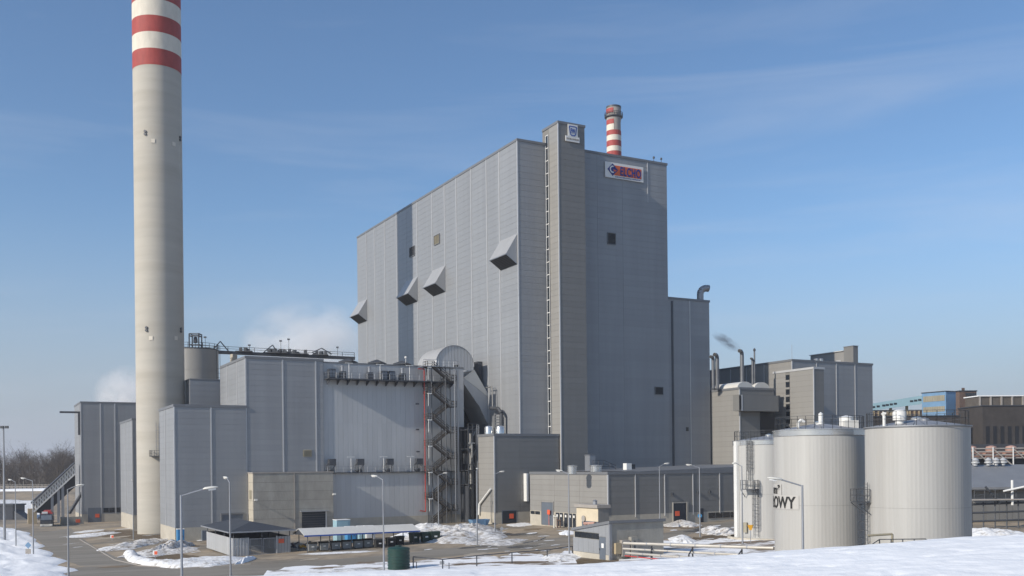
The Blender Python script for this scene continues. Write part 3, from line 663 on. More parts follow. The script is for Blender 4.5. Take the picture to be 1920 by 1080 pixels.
# bag filter casing: ribbed wall with two service walkways
VB = VA2 + .45; uE = FU(870, 800, VB)[0]; vBb = 203
zgb = G(*UV(uR, VB)); zB = zF - .35
cas = plant('bag_filter', 'ribbed light grey bag filter casing with two service walkways along its front', 'building', uR, VB, zgb)
w, d_, h = uE-uR, vBb-VB, zB-zgb
MB().box(0.0, w, 0, d_, 0, h-.02).build('wall', M['rib'], cas); MB().box(.05, w, .05, d_, h-.02, h+.1).build('roof', M['roofg'], cas)
MB().box(0, w, -.12, 0, h-.12, h+.12).build('roof_edge', M['trim'], cas)
zu = FU(700, 714, VB)[1]-zgb; zj = FU(720, 794, VB)[1]-zgb; zlw = FU(720, 886, VB)[1]-zgb
cb = Clad(cas)
n = 30
for i in range(n):
    for a, e in ((zlw+.1, zj), (zj, zu), (zu, h-.15)): cb.add('f', w*i/n, w*(i+1)/n, a, e, 'rib', 0, .045)
    cb.add('f', w*i/n, w*(i+1)/n, 2.4, zlw-.15, 'rib', -1.25, .045)
cb.finish('rib_panel')
MB().box(0, w, -1.25, 0, -.3, zlw-.05).build('lower_wall', M['rib'], cas)
MB().box(0, w, -1.34, -1.25, -.6, 2.4).build('plinth', M['plinth'], cas)
b = MB().box(-.0, w-2.4, -1.95, -.07, zlw, zlw+.15); b.build('lower_walkway', M['dsteel'], cas)
b = MB(); rail(b, [(.2, -1.9, zlw+.15), (w-2.5, -1.9, zlw+.15)], 1.1, .04, 1.6); b.build('railing', M['steel'], cas)
b = MB().box(.4, w-3, -2.3, -.07, zu-.1, zu+.12)
for i in range(14): b.prism([(.8+i*(w-4)/13, -2.2, zu-.1), (.8+i*(w-4)/13, -.08, zu-.1), (.8+i*(w-4)/13, -.08, zu-1.0), (.8+i*(w-4)/13, -.3, zu-1.0)], (.1, 0, 0))
b.build('upper_walkway', M['dsteel'], cas)
b = MB(); rail(b, [(.4, -.1, zu+.12), (.4, -2.25, zu+.12), (w-3, -2.25, zu+.12)], 1.1, .045, 1.5); b.build('railing', M['steel'], cas)
def tpost(px, z0, hgt, v_=-1.7):
    u = FU(px, 800, VB)[0]-uR
    MB().bar((u, v_, z0), (u, v_, z0+hgt), .07, 6).box(u-.75, u+.75, v_-.10, v_+.10, z0+hgt, z0+hgt+.12).build('lamp_post', M['wsheet'], cas)
for px in (650, 708, 763): tpost(px, zu+.1, 2.9)
for px in (652, 713, 763): tpost(px, zlw+.1, 2.9)
for px in (641, 691.5, 753):
    u = FU(px, 800, VB)[0]-uR
    f_ = MB().box(u-.55, u+.45, -1.5, -.4, zu+.12, zu+1.5).build('blower', M['dsteel'], cas); MB().lathe([(.28, zu+1.5), (.28, zu+2.4), (.34, zu+2.4), (.34, zu+2.6), (0, zu+2.7)], 10, (u-.1, -.9)).build('blower_pipe', M['steel'], f_)
for p0, p1 in ((613, 625), (711, 722), (724.5, 736)):
    ua, ub = FU(p0, 700, VB)[0]-uR, FU(p1, 700, VB)[0]-uR
    f_ = MB().box(ua, ub, -1.4, -.3, zu+.12, zu+1.9).build('control_cabinet', M['dsteel'], cas)
    MB().box(ua+.1, (ua+ub)/2-.04, -1.44, -1.4, zu+.3, zu+1.75).box((ua+ub)/2+.04, ub-.1, -1.44, -1.4, zu+.3, zu+1.75).build('cabinet_door', M['door'], f_)
for px in (619, 672, 727, 782):
    u = FU(px, 870, VB)[0]-uR
    f_ = MB().box(u-.65, u+.65, -1.6, -.6, zlw+1.5, zlw+2.7).build('fan_motor', M['dsteel'], cas)
    b = MB()
    for a in (-.55, .5): b.bar((u+a, -1.5, zlw+.1), (u+a, -1.5, zlw+1.5), .06).bar((u+a, -.7, zlw+.1), (u+a, -.7, zlw+1.5), .06)
    b.bar((u-.55, -1.5, zlw+.2), (u+.5, -1.5, zlw+1.5), .05); b.box(u-.5, u+.3, -1.3, -.8, zlw+.15, zlw+.8)
    b.path([(u-.6, -1.2, zlw+2.0), (u-1.1, -1.2, zlw+1.4), (u-1.2, -1.2, zlw+.6), (u-.6, -1.2, zlw+.2)], .09, 6); b.build('motor_frame', M['dsteel'], f_)
for px in (653, 707, 754):
    u = FU(px, 672, VB+3)[0]-uR
    v_ = MB().lathe([(1.0, h+.1), (1.0, h+.5)], 4, (u, 3)).build('roof_vent', M['dsteel'], cas); MB().lathe([(2.0, h+.5), (2.0, h+.62), (.25, h+1.25)], 4, (u, 3)).build('vent_cap', M['droof'], v_)
for px, py in ((784, 757.5), (784, 805.5), (785, 847)):
    u_, z_ = FU(px, py, VB-1); MB().bar((u_-uR, -.05, z_-zgb), (u_-uR, -1.1, z_-zgb), .05).box(u_-uR-.5, u_-uR+.1, -1.3, -.9, z_-zgb-.12, z_-zgb+.15).build('wall_lamp', M['dsteel'], cas)
MB().bar((FU(768, 675, VB)[0]-uR, 2, h), (FU(768, 675, VB)[0]-uR, 2, h+1.6), .06, 6).lathe([(0, h+1.6), (.25, h+1.7), (.25, h+2), (0, h+2.1)], 10, (FU(768, 675, VB)[0]-uR, 2)).build('roof_lamp', M['wsheet'], cas)

# barrel roofed duct head with its falling duct
uc = FU(853, 680, VB+.6)[0]; rb = 4.25
duct = plant('flue_duct', 'barrel vaulted duct head on the bag filter with a duct falling to the boiler house', 'duct', uc, VB+.6, zF-.25)
n = 24; ring = [(rb*math.cos(math.pi*i/n), rb*.98*math.sin(math.pi*i/n) + .3) for i in range(n+1)]
b = MB(); m_ = len(ring)
for y_ in (0, 9.5): b.v += [(x_, y_, z_) for x_, z_ in ring]
b.f = [(i, i+1, m_+i+1, m_+i) for i in range(m_-1)]; b.m = [0]*len(b.f); b.build('barrel_roof', M['barrel'], duct, True)
for i in range(12):
    x0, x1 = -rb + 2*rb*i/12 + .03, -rb + 2*rb*(i+1)/12 - .03
    zt0, zt1 = [math.sqrt(max(0, rb*rb - x_*x_))*.98 + .3 for x_ in (x0, x1)]
    MB().prism([(x0, .06, -.5), (x1, .06, -.5), (x1, .06, zt1-.02), (x0, .06, zt0-.02)], (0, .08, 0)).build('end_panel', M['rib'], duct)
b = MB()
for i in range(n): b.bar((ring[i][0], -.02, ring[i][1]), (ring[i+1][0], -.02, ring[i+1][1]), .10)
b.build('roof_edge', M['steel'], duct)
# falling duct: profile in (u, z), swept along v
def DL(px, py, dv=0): u_, z_ = FU(px, py, VB + 1.2 + dv); return u_-uc, z_-(zF-.25)
A_ = DL(869, 708); B_ = DL(889, 693); C_ = DL(917, 742); D_ = DL(920, 806); E_ = DL(899, 762); K_ = DL(870, 720)
prof = [A_, B_, C_, D_, E_, K_]
MB().prism([(x_, .62, z_) for x_, z_ in prof], (0, 7.5, 0)).build('falling_duct', M['rib'], duct)
MB().prism([(A_[0], .55, A_[1]), (B_[0], .55, B_[1]), (C_[0], .55, C_[1]), (C_[0]-.3, .55, C_[1]-.2)], (0, .06, 0)).build('lit_top_sheet', M['wroof'], duct)  # white sheet standing for the sunlit top of the duct
MB().box(K_[0]+.25, D_[0]+.3, 9.0, 9.4, -24, K_[1]-1).build('void_shade', M['black'], duct)  # black sheet standing for the deep shade beneath the falling duct
x0, z0 = DL(849, 686); MB().box(x0, x0+.9, .0, .055, z0-1.6, z0+.2).build('opening', M['black'], duct)
# dark louvre box on the boiler wall next to the duct
v_, z_ = FV(905, 678, UM); v2, _ = FV(890, 678, UM); zb2 = FV(905, 730, UM)[1]
MB().prism([(-.07, v_-VM, zb2+.5), (-.07, v_-VM, z_+.5), (-1.2, v_-VM, z_+.5)], (0, v2-v_, 0)).build('duct_hood', M['dsteel'], boiler)
# bypass pipe on the boiler wall
p_ = plant('bypass_pipe', 'dark bent pipe with rungs on the boiler house wall beside the falling duct', 'pipe', UM-1.3, FV(930, 790, UM)[0], za)
vp = [FV(x_, y_, UM-1.3) for x_, y_ in ((920, 765), (934, 766), (940, 775), (940, 812))]; v00 = FV(930, 790, UM)[0]
MB().path([(0, a-v00, e-za) for a, e in vp], .38, 8).build('pipe', M['dsteel'], p_, True)
MB().path([(.1, a-v00, e-za) for a, e in [FV(x_, y_, UM-1.3) for x_, y_ in ((910, 727), (922, 725), (923, 765))]], .12, 6).build('thin_pipe', M['beige'], p_)
b = MB()
for i in range(9): b.box(-.6, .3, -.15+(FV(935, 800, UM-1.3)[0]-v00), .5+(FV(935, 800, UM-1.3)[0]-v00), i*.55, i*.55+.12)
b.build('rungs', M['steel'], p_)

# ================================================================== concrete front building
VC = 177.9; uc0 = uF + .3; uc1 = FU(627, 930, VC)[0]; VCc = FV(475, 940, uc0)[0]; zgc = G(*UV(uc0, VCc)); zct = FU(475, 888, VCc)[1]
cb_ = plant('concrete_garage', 'low building of stacked grey concrete panels with a dark roller door', 'building', uc0, VCc, zgc)
w, d_, h = uc1-uc0, VA2-VCc-.02, zct-zgc
MB().box(.0, w, .0, d_, -.3, h).build('wall', M['core_b'], cb_)
MB().box(-.12, w+.12, -.12, d_, h, h+.22).build('roof', M['fade'], cb_)
cl = Clad(cb_); xm = FU(552, 930, VCc)[0]-uc0
ua, ub = FU(566, 975, VCc)[0]-uc0, FU(610, 975, VCc)[0]-uc0; zd = FU(566, 960, VCc)[1]-zgc
n = 7
for i in range(n):
    a, e = h*i/n, h*(i+1)/n
    cl.add('f', 0, xm, a, e, 'concrete', 0, .05)
    if e < zd + .3: cl.add('f', xm, ua, a, e, 'concrete', 0, .05); cl.add('f', ub, w, a, e, 'concrete', 0, .05)
    else: cl.add('f', xm, w, a, e, 'concrete', 0, .05)
    cl.add('l', 0, d_, a, e, 'plinth', 0, .05)  # paler concrete paints the sunlight on this end wall
cl.finish('concrete_panel')
b = MB()
for i in range(10): b.box(ua, ub, -.10, -.05 if i % 2 else -.045, zd*i/10, zd*(i+1)/10-.03)
dr = b.build('roller_door', M['ddoor'], cb_); MB().box(ua-.4, ub+.5, -.9, -.07, zd+.02, zd+.18).build('door_canopy', M['steel'], dr); MB().box(ub, ub+.25, -.2, -.065, 0, zd).build('door_jamb', M['strip'], dr)
MB().box(-.10, -.065, 1.2, 2.6, h-4.6, h-3.0).build('shutter', M['louvre_b'], cb_)
for u_, lz in ((.15, h-4.9), (w-.2, h-4.2)):
    MB().bar((u_, -.05, lz), (u_, -1.0, lz+.25), .06, 6).prism([(u_-.25, -1.0, lz), (u_+.25, -1.0, lz), (u_+.25, -1.5, lz+.1), (u_-.25, -1.5, lz+.1)], (0, .1, .3)).build('floodlight', M['lamp'], cb_)
MB().box(xm-.06, xm+.06, -.14, -.06, 0, h).build('downpipe', M['fade'], cb_)

# ================================================================== external steel stair
VS = VB - 1.6
us0 = FU(800, 850, VS)[0]; us1 = FU(846, 850, VS)[0]; zgs = G(*UV(us0, VS))
stt = plant('steel_stair', 'dark zigzag steel fire stair in front of the bag filter', 'staircase', us0, VS-2.0, zgs)
w = us1-us0; ztop = FU(820, 690, VS)[1]-zgs; cyc = 5.15; D = 2.2
for x_ in (0.3, w*.62, w):
    for y_ in (0, D): MB().bar((x_, y_, -.3), (x_, y_, ztop+.3), .10).build('column', M['dsteel'], stt)
k = 0; z = ztop
while z > 1.5:
    zl_, zr_ = z, z - cyc/2
    # flight down to the right (front lane), landing, flight down to the left (rear lane)
    for (xa, za2, xb2, zb2, y0) in ((.9, zl_, w-1.0, zr_, .05), (w-1.0, zr_, .9, zr_-cyc/2, 1.2)):
        b = MB()
        if zb2 < 0: continue
        for y_ in (y0, y0+.9): b.bar((xa, y_, za2), (xb2, y_, zb2), .2)
        for i in range(12):
            t = (i+.5)/12; x_, z_ = xa+(xb2-xa)*t, za2+(zb2-za2)*t; b.box(x_-.14, x_+.14, y0, y0+.9, z_+.06, z_+.10)
        for y_ in (y0, y0+.9):
            b.bar((xa, y_, za2+1.05), (xb2, y_, zb2+1.05), .07).bar((xa, y_, za2+.55), (xb2, y_, zb2+.55), .05)
            for i in range(5): t = i/4; x_, z_ = xa+(xb2-xa)*t, za2+(zb2-za2)*t; b.bar((x_, y_, z_), (x_, y_, z_+1.05), .035)
        b.build('stair_flight', M['ststeel'], stt)
    b = MB().box(-.5, .95, -.05, D+.05, zl_-.12, zl_); rail(b, [(.95, -.02, zl_), (-.48, -.02, zl_), (-.48, D, zl_)], 1.1, .07, 1.2); b.build('landing', M['ststeel'], stt)
    b = MB().box(w-1.05, w+.35, -.05, D+.05, zr_-.12, zr_); rail(b, [(w-1.05, -.02, zr_), (w+.33, -.02, zr_), (w+.33, D, zr_)], 1.1, .07, 1.2); b.build('landing', M['ststeel'], stt)
    MB().bar((-.45, -.15, zl_-2.6), (-.45, -.15, zl_-.1), .06, 6).box(-.55, .25, -.27, -.03, zl_-.25, zl_-.05).build('stair_lamp', M['wsheet'], stt)
    z -= cyc
MB().box(w+.45, w+.75, -.2, .15, 3.0, ztop-.5).build('beam', M['steel'], stt)
b = MB()
for i in range(int((ztop-4)/.45)): b.box(w-.15, w+.4, -.22, -.16, 3.2+i*.45, 3.2+i*.45+.08)
b.bar((w-.15, -.2, 3), (w-.15, -.2, ztop), .05).build('rung_ladder', M['steel'], stt)
b = MB().box(-1.5, w+.8, -.3, D+.3, ztop+.0, ztop+.12); rail(b, [(-1.5, -.3, ztop+.12), (w+.8, -.3, ztop+.12), (w+.8, D, ztop+.12)], 1.2, .05, 1.1); b.build('top_platform', M['steel'], stt)
pr = plant('fire_riser', 'thin red fire water pipe running down beside the steel stair', 'pipe', FU(796.5, 800, VS-.2)[0], VS-.2, 0)
zt_ = FU(796, 692, VS-.2)[1]; zb_ = FU(800, 959, VS-.2)[1]
MB().path([(-1.3, 0, zt_), (0, 0, zt_), (0, 0, zb_), (-1.2, 0, zb_+.2)], .10, 8).build('pipe', M['redpipe'], pr, True)
b = MB()
for i in range(6): z_ = zb_ + 2 + i*4.6; b.bar((0, 0, z_), (.5, 1.6 if z_ > 12 else .5, z_), .04)
b.build('pipe_clamps', M['steel'], pr)

# steel frame and void between the filter and the annex
uv0 = uE - 1.5; v0 = 177.5; zg0 = G(*UV(uv0, v0))
fr = plant('support_frame', 'dark steel support frame with platforms between bag filter and annex', 'frame', uv0, v0, zg0)
H = FU(880, 803, v0)[1]-zg0
xs_ = [0.0, FU(893, 900, v0)[0]-uv0]
for x_ in xs_ + [xs_[1]*.55]:
    for y_ in (0, 3.4): MB().box(x_-.13, x_+.13, y_-.13, y_+.13, -.3, H).build('column', M['dsteel'], fr)
for z_ in (7.6, 10.4, H-4, H-.2):
    b = MB().box(-.15, xs_[1]+.15, -.15, 3.5, z_-.15, z_); rail(b, [(-.1, -.12, z_), (xs_[1]+.1, -.12, z_)], 1.1, .05, .9); b.build('platform', M['dsteel'], fr)
b = MB(); b.bar((0, 0, H-4), (xs_[1], 0, H-.2), .08).bar((0, 0, 10.4), (xs_[1], 0, H-4), .08).bar((xs_[1], 0, 10.4), (0, 0, H-4), .08); b.build('brace', M['steel'], fr)
b = MB()
for i in range(40): b.box(xs_[1]+.2, xs_[1]+.6, -.2, -.14, 3+i*.42, 3.08+i*.42)
b.bar((xs_[1]+.2, -.17, 0), (xs_[1]+.2, -.17, H+.6), .05).bar((xs_[1]+.6, -.17, 0), (xs_[1]+.6, -.17, H+.6), .05).build('rung_ladder', M['steel'], fr)
for x_, t_ in ((xs_[1]*.7, .28), (xs_[1]*.86, .16)):
    MB().bar((x_, 1.4, 0), (x_, 1.4, H-1), t_, 10).build('standpipe', M['beige'], fr, True)
MB().box(-.6, xs_[1]+2.2, 4.2, 4.4, -.3, H+.4).build('void_shade', M['black'], fr)  # black sheet behind the frame paints the shade of the void
MB().box(-.1, .0, .3, 3.6, 0, 7.2).build('side_screen', M['dsteel'], fr)
MB().box(xs_[0]+.2, xs_[1]-.4, 2.0, 3.0, 11.6, H-5).build('hopper', M['dsteel'], fr)
MB().bar((xs_[1]*.35, -.35, H-5.8), (xs_[1]*.35, -.35, H-3.0), .06, 6).box(xs_[1]*.35-.7, xs_[1]*.35+.7, -.45, -.25, H-3.0, H-2.88).build('lamp_post', M['wsheet'], fr)

# ================================================================== behind: silo, small block, gantry, far west hall
sb = plant('back_block', 'small grey block below the silo', 'building', FU(356, 735, 215)[0], 215, -2)
zt_ = FU(360, 712, 215)[1]; uu = FU(420, 735, 215)[0]-FU(356, 735, 215)[0]
MB().box(0, uu, 0, 10, 0, zt_+2).build('wall', M['core'], sb); MB().box(-.1, uu+.1, -.1, 10.1, zt_+2, zt_+2.25).build('roof', M['trim'], sb)
c = Clad(sb); c.rows('f', 0, uu, 20, zt_+1.95, 1.2, 'silver'); c.rows('l', 0, 10, 20, zt_+1.95, 1.2, 'silver'); c.finish()
Y_ = 240; x_, z_ = FY(366, 657, Y_); rs = 42/F*Y_
si = thing('silo', 'round grey silo behind the chimney carrying a small steel frame', 'silo', (x_, Y_, -2))
for i in range(8): MB().lathe([(rs, (z_+2)*i/8+.02), (rs, (z_+2)*(i+1)/8-.02)], 64).build('ring', M['beige'], si, True)
MB().lathe([(rs-.1, 0), (rs-.1, z_+2)], 48).build('core', M['core'], si)
MB().lathe([(rs+.06, z_+1.9), (rs+.06, z_+2.15), (.2, z_+2.7)], 48).build('roof', M['dsteel'], si)
b = MB(); rail(b, [(rs*math.cos(2*math.pi*i/20), rs*math.sin(2*math.pi*i/20), z_+2.15) for i in range(21)], 1.2, .06, 2); b.build('railing', M['dsteel'], si)
fx = FY(366.5, 640, Y_)[0]-x_; b = MB(); q = 1.15; zf = z_+2.2; ht = FY(366, 628, Y_)[1]-z_
for a in (-q, q):
    for e in (-q, q): b.bar((fx+a, e, zf), (fx+a, e, zf+ht), .16)
for zz_ in (zf+ht, zf+ht*.86, zf+ht*.3):
    for a in (-q, q): b.bar((fx-q, a, zz_), (fx+q, a, zz_), .13).bar((fx+a, -q, zz_), (fx+a, q, zz_), .13)
b.build('hoist_frame', M['dsteel'], si); MB().lathe([(.2, zf+ht*.85), (.5, zf+ht*.7), (.55, zf+ht*.45), (.2, zf+ht*.42)], 10, (fx, 0)).build('hoist', M['dsteel'], si)
b = MB()
for i in range(30): b.bar((rs+.1, -1.2, 5+i*1.1), (rs+.9, -1.2, 5+i*1.1), .05)
b.bar((rs+.1, -1.2, 4), (rs+.1, -1.2, z_+3), .06).bar((rs+.9, -1.2, 4), (rs+.9, -1.2, z_+3), .06).build('ladder', M['dsteel'], si)

p0 = Vector((FY(378, 659, 245)[0], 245, FY(378, 659, 245)[1])); p1 = Vector((FY(665, 672, 262)[0], 262, FY(665, 672, 262)[1]))
gt = thing('conveyor_gantry', 'dark conveyor gantry with triangular hangers running from silo to boiler house', 'conveyor', tuple(p0))
L = (p1-p0); b = MB().bar((0, 0, 0), L, .55); b.build('deck', M['dsteel'], gt)
b = MB(); rail(b, [(0, -.5, .4), L + Vector((0, -.5, .4))], 1.05, .07, 3.2); b.build('railing', M['dsteel'], gt)
for px0, pt, px1, yt in ((395, 413, 433, 640), (494, 511, 523, 647), (585, 603, 622, 653)):
    def at(px, py):
        t = (px-378)/(665-378); Yq = 245 + 17*t - .7; return Vector((FY(px, py, Yq)[0], Yq, FY(px, py, Yq)[1])) - p0
    MB().bar(at(px0, 661), at(pt, yt), .16).bar(at(pt, yt), at(px1, 664), .16).build('hanger', M['dsteel'], gt)
random.seed(3)
for px in (455, 507, 520, 545, 560, 598):                  # drives and pulleys along the gantry
    t = (px-378)/287; q = L*t + Vector((0, -.6, .5))
    b = MB()
    for i in range(5):
        s_ = Vector((random.uniform(-1.6, 1.6), random.uniform(-.4, .4), random.uniform(0, .25))); b.box(q.x+s_.x-.35, q.x+s_.x+.35, q.y+s_.y-.3, q.y+s_.y+.3, q.z+s_.z-.1, q.z+s_.z+random.uniform(.3, .9))
    b.box(q.x-2.0, q.x+2.0, q.y-.75, q.y+.75, q.z-.16, q.z+.05); b.build('drive_unit', M['dsteel'], gt)
for px, yt in ((386, 633), (465, 648), (523, 640), (538, 637), (632, 652)):
    t = (px-378)/287; q = L*t; zt_ = FY(px, yt, 245+17*t)[1]-p0.z
    MB().bar((q.x, q.y-.6, q.z+.4), (q.x, q.y-.6, zt_), .05, 6).box(q.x-.35, q.x+.25, q.y-.8, q.y-.4, zt_-.15, zt_+.2).build('gantry_lamp', M['dsteel'], gt)
x_, z_ = FY(437, 664, 247); MB().bar(Vector((x_, 247.5, -2))-p0, Vector((x_, 247.5, z_))-p0, .9, 4).build('support_leg', M['plinth'], gt)

# two western halls
xw, yw, zw_ = FG(153.6, 982); uw, vw = TOUV(xw, yw); zt_ = FU(148, 754, vw)[1]
wz = zw_; uwe = FU(275, 850, vw)[0]
wh, c = hall('coal_house', 'dark grey clad coal house with a jib beam and the inclined conveyor entering it', uw, uwe, vw, FV(140.5, 850, uw)[0], wz, zt_, 1.55, [FU(189, 850, vw)[0], FU(216, 850, vw)[0]], [vw+4], 'silver', pl=2.6, sw=.3)
c.finish()
zj_ = FV(143, 779, uw)[1]-wz
MB().box(-5.2, .3, 1.4, 2.0, zj_, zj_+.5).box(-.6, -.05, 1.4, 2.0, zj_-6, zj_).build('jib_beam', M['dsteel'], wh)
ua, ub = FU(165, 970, vw)[0]-uw, FU(190, 970, vw)[0]-uw; d = MB().box(ua, ub, -.15, -.04, 0, 4.3).build('door', M['door'], wh); MB().box(ub-1.6, ub-.5, -.2, -.155, 1.6, 2.6).build('warning_sign', M['orange'], d)
ua = FU(194, 957, vw)[0]-uw
for i in range(4): MB().box(ua+i*1.5, ua+i*1.5+1.35, -.12, -.04, 2.9, 4.2).build('window', M['glass'], wh)
va_, za_ = FV(150, 930, uw-1.2); 
MB().bar((-3.2, -.8, 3.0), (.2, 1.2, 8.5), .45).build('chute', M['dsteel'], wh)
xw2, yw2, zw2 = FG(250, 993); u5, v5 = TOUV(xw2, yw2); zt_ = FU(244, 786, v5)[1]
w2, c = hall('transfer_house', 'slim grey clad transfer house half hidden by the tall chimney', u5, u5+6, v5, FV(226.5, 890, u5)[0], zw2, zt_, 1.3, (), [FV(237, 890, u5)[0]], 'silver', pl=3.3, sw=.2); c.finish()

# inclined conveyor into the coal house
vv = vw + 3.2
def CP(px, py): u_, z_ = FU(px, py, vv); return u_-uw, z_-wz
a0, a1 = CP(61, 946), CP(140, 871); b0, b1 = CP(63, 960), CP(141, 888)
ic = plant('inclined_conveyor', 'inclined conveyor gallery with white zigzag truss sides climbing into the coal house', 'conveyor', uw, vv, wz)
for y_, nm in ((0, 'truss_side'), (3.0, 'truss_side')):
    b = MB(); n = 17
    T = [Vector((a0[0]+(a1[0]-a0[0])*i/n, y_, a0[1]+(a1[1]-a0[1])*i/n)) for i in range(n+1)]
    Bt = [Vector((b0[0]+(b1[0]-b0[0])*i/n, y_, b0[1]+(b1[1]-b0[1])*i/n)) for i in range(n+1)]
    b.bar(T[0], T[-1], .22).bar(Bt[0], Bt[-1], .28)
    for i in range(n): b.bar(Bt[i], T[i], .16).bar(T[i], Bt[i+1], .16)
    b.bar(T[-1], Bt[-1], .15); b.build(nm, M['wsheet'], ic)
MB().prism([(a0[0], .3, a0[1]), (a1[0], .3, a1[1]), (b1[0], .3, b1[1]), (b0[0], .3, b0[1])], (0, 2.4, 0)).build('gallery_wall', M['fade'], ic)
MB().prism([(a0[0]-.3, -.4, a0[1]+.25), (a1[0], -.4, a1[1]+.25), (a1[0], -.4, a1[1]+.6), (a0[0]-.3, -.4, a0[1]+.6)], (0, 3.8, 0)).build('gallery_roof', M['dsteel'], ic)
MB().prism([(b0[0], .2, b0[1]-.1), (b1[0], .2, b1[1]-.1), (b1[0], .2, b1[1]-3.6), (b0[0]+3, .2, b0[1]-.6)], (0, 2.6, 0)).build('under_structure', M['black'], ic)  # black prism filling in beneath the sloping gallery
for px in (98, 110, 118):
    u_ = FU(px, 940, vv)[0]-uw; t = (u_-b0[0])/(b1[0]-b0[0]); zt_ = b0[1]+(b1[1]-b0[1])*t
    MB().box(u_-.35, u_+.35, .1, .8, -.4, zt_-.2).build('support_leg', M['steel'], ic)
u_ = FU(57, 955, vv)[0]-uw; MB().box(u_-.6, u_+1.6, 0, 3, -.5, a0[1]-1.2).build('tail_house', M['tan'], ic)

# truck
tx, ty, tz = FG(87, 990)
tr = thing('truck', 'dark truck with a red and white load coming down the yard road', 'truck', (tx, ty, tz), ANG-.10); tr.scale = (1.15, 1.15, 1.2)
b = MB().prism([(-1.25, 0, .75), (-1.25, -.12, 1.6), (-1.25, .25, 2.95), (-1.25, 1.9, 2.95), (-1.25, 1.9, .75)], (2.5, 0, 0)); cab = b.build('cab', M['truck'], tr)
MB().prism([(-1.1, -.12, 1.75), (1.1, -.12, 1.75), (1.1, .16, 2.75), (-1.1, .16, 2.75)], (0, -.03, -.01)).build('windscreen', M['wind'], cab)
MB().box(-1.0, 1.0, -.17, -.06, .95, 1.5).build('grille', M['dsteel'], cab)
MB().box(-1.28, 1.28, -.35, .1, .35, .85).build('bumper', M['lamp'], tr)
for s_ in (-1, 1):
    MB().box(s_*.95-.2, s_*.95+.2, -.42, -.35, .5, .75).build('headlight', M['white_l'], tr)
    MB().box(s_*1.5-.12, s_*1.5+.12, -.02, .12, 1.7, 2.5).bar((s_*1.25, .1, 2.4), (s_*1.5, .05, 2.4), .04).build('mirror', M['dsteel'], tr)
MB().box(-1.28, 1.28, 2.2, 8.2, 1.1, 2.9).build('dump_body', M['truck'], tr)
MB().prism([(-1.2, 2.3, 2.9), (1.2, 2.3, 2.9), (.7, 2.6, 3.6), (-.7, 2.6, 3.6)], (0, 5.6, 0)).build('load', M['redpipe'], tr); MB().box(-1.0, .2, 2.2, 2.32, 3.0, 3.45).build('load_cover', M['white_l'], tr)
MB().box(-.5, .5, .3, 8, .6, 1.05).build('chassis', M['dsteel'], tr)
for y_ in (1.0, 5.4, 6.8):
    for s_ in (-1, 1):
        wl = MB().bar((s_*.85, y_, .52), (s_*1.22, y_, .52), .52, 16).build('wheel', M['rubber'], tr, True); MB().bar((s_*1.22, y_, .52), (s_*1.24, y_, .52), .28, 12).build('rim', M['steel'], wl)
# concrete bay with a board beside it, dark wagon and shed to the west
x_, y_, z_ = FG(134, 985); u_, v_ = TOUV(x_, y_)
bay = plant('concrete_bay', 'low concrete loading bay wall with a red sign beside the coal house', 'wall', u_-2.6, v_-.5, z_)
for i in range(3): MB().box(i*1.9, i*1.9+1.86, 0, .3, 0, 2.3).build('concrete_panel', M['concrete'], bay)
MB().box(0, .3, .3, 4, 0, 2.3).build('return_wall', M['concrete'], bay); MB().box(3.6, 4.7, -.06, 0, .7, 1.6).build('warning_sign', M['orange'], bay); MB().box(-.1, .0, -.1, 0.6, .9, 1.9).build('lamp_box', M['yellow'], bay)
x_, y_ = FY(5, 972, 294)[0], 294; z_ = G(x_, y_)
wg = thing('dark_shed', 'dark flat roofed shed with a pale window on the snowy field', 'shed', (x_, y_, z_), R(-6))
MB().box(-9, 3.2, 0, 6, 0, 4.2).build('wall', M['truck'], wg); MB().box(-9.2, 3.5, -.3, 6.3, 4.2, 4.6).build('roof', M['droof'], wg); MB().box(-3.4, -1.4, -.06, 0, 2.6, 3.7).build('window', M['tan'], wg)
MB().prism([(3.2, .2, 0), (7.5, .2, 0), (3.2, .2, 2.8)], (0, 4, 0)).build('ramp', M['dsteel'], wg)

# guard rail of the far road
gr = thing('guard_rail', 'dark guard rail along the far elevated road', 'railing', (0, 0, 0))
b = MB(); pts = [Vector((FY(px, 917, 384)[0], 384, 0)) for px in range(-30, 142, 8)]
for p in pts: p.z = G(p.x, p.y)
for p, q in zip(pts, pts[1:]): b.bar(p + Vector((0, 0, 1.5)), q + Vector((0, 0, 1.5)), .12).bar(p + Vector((0, 0, .8)), q + Vector((0, 0, .8)), .22)
b.build('rail', M['fade'], gr)
b = MB()
for p in pts: b.bar(p, p + Vector((0, 0, 1.6)), .13)
b.build('post', M['dsteel'], gr)

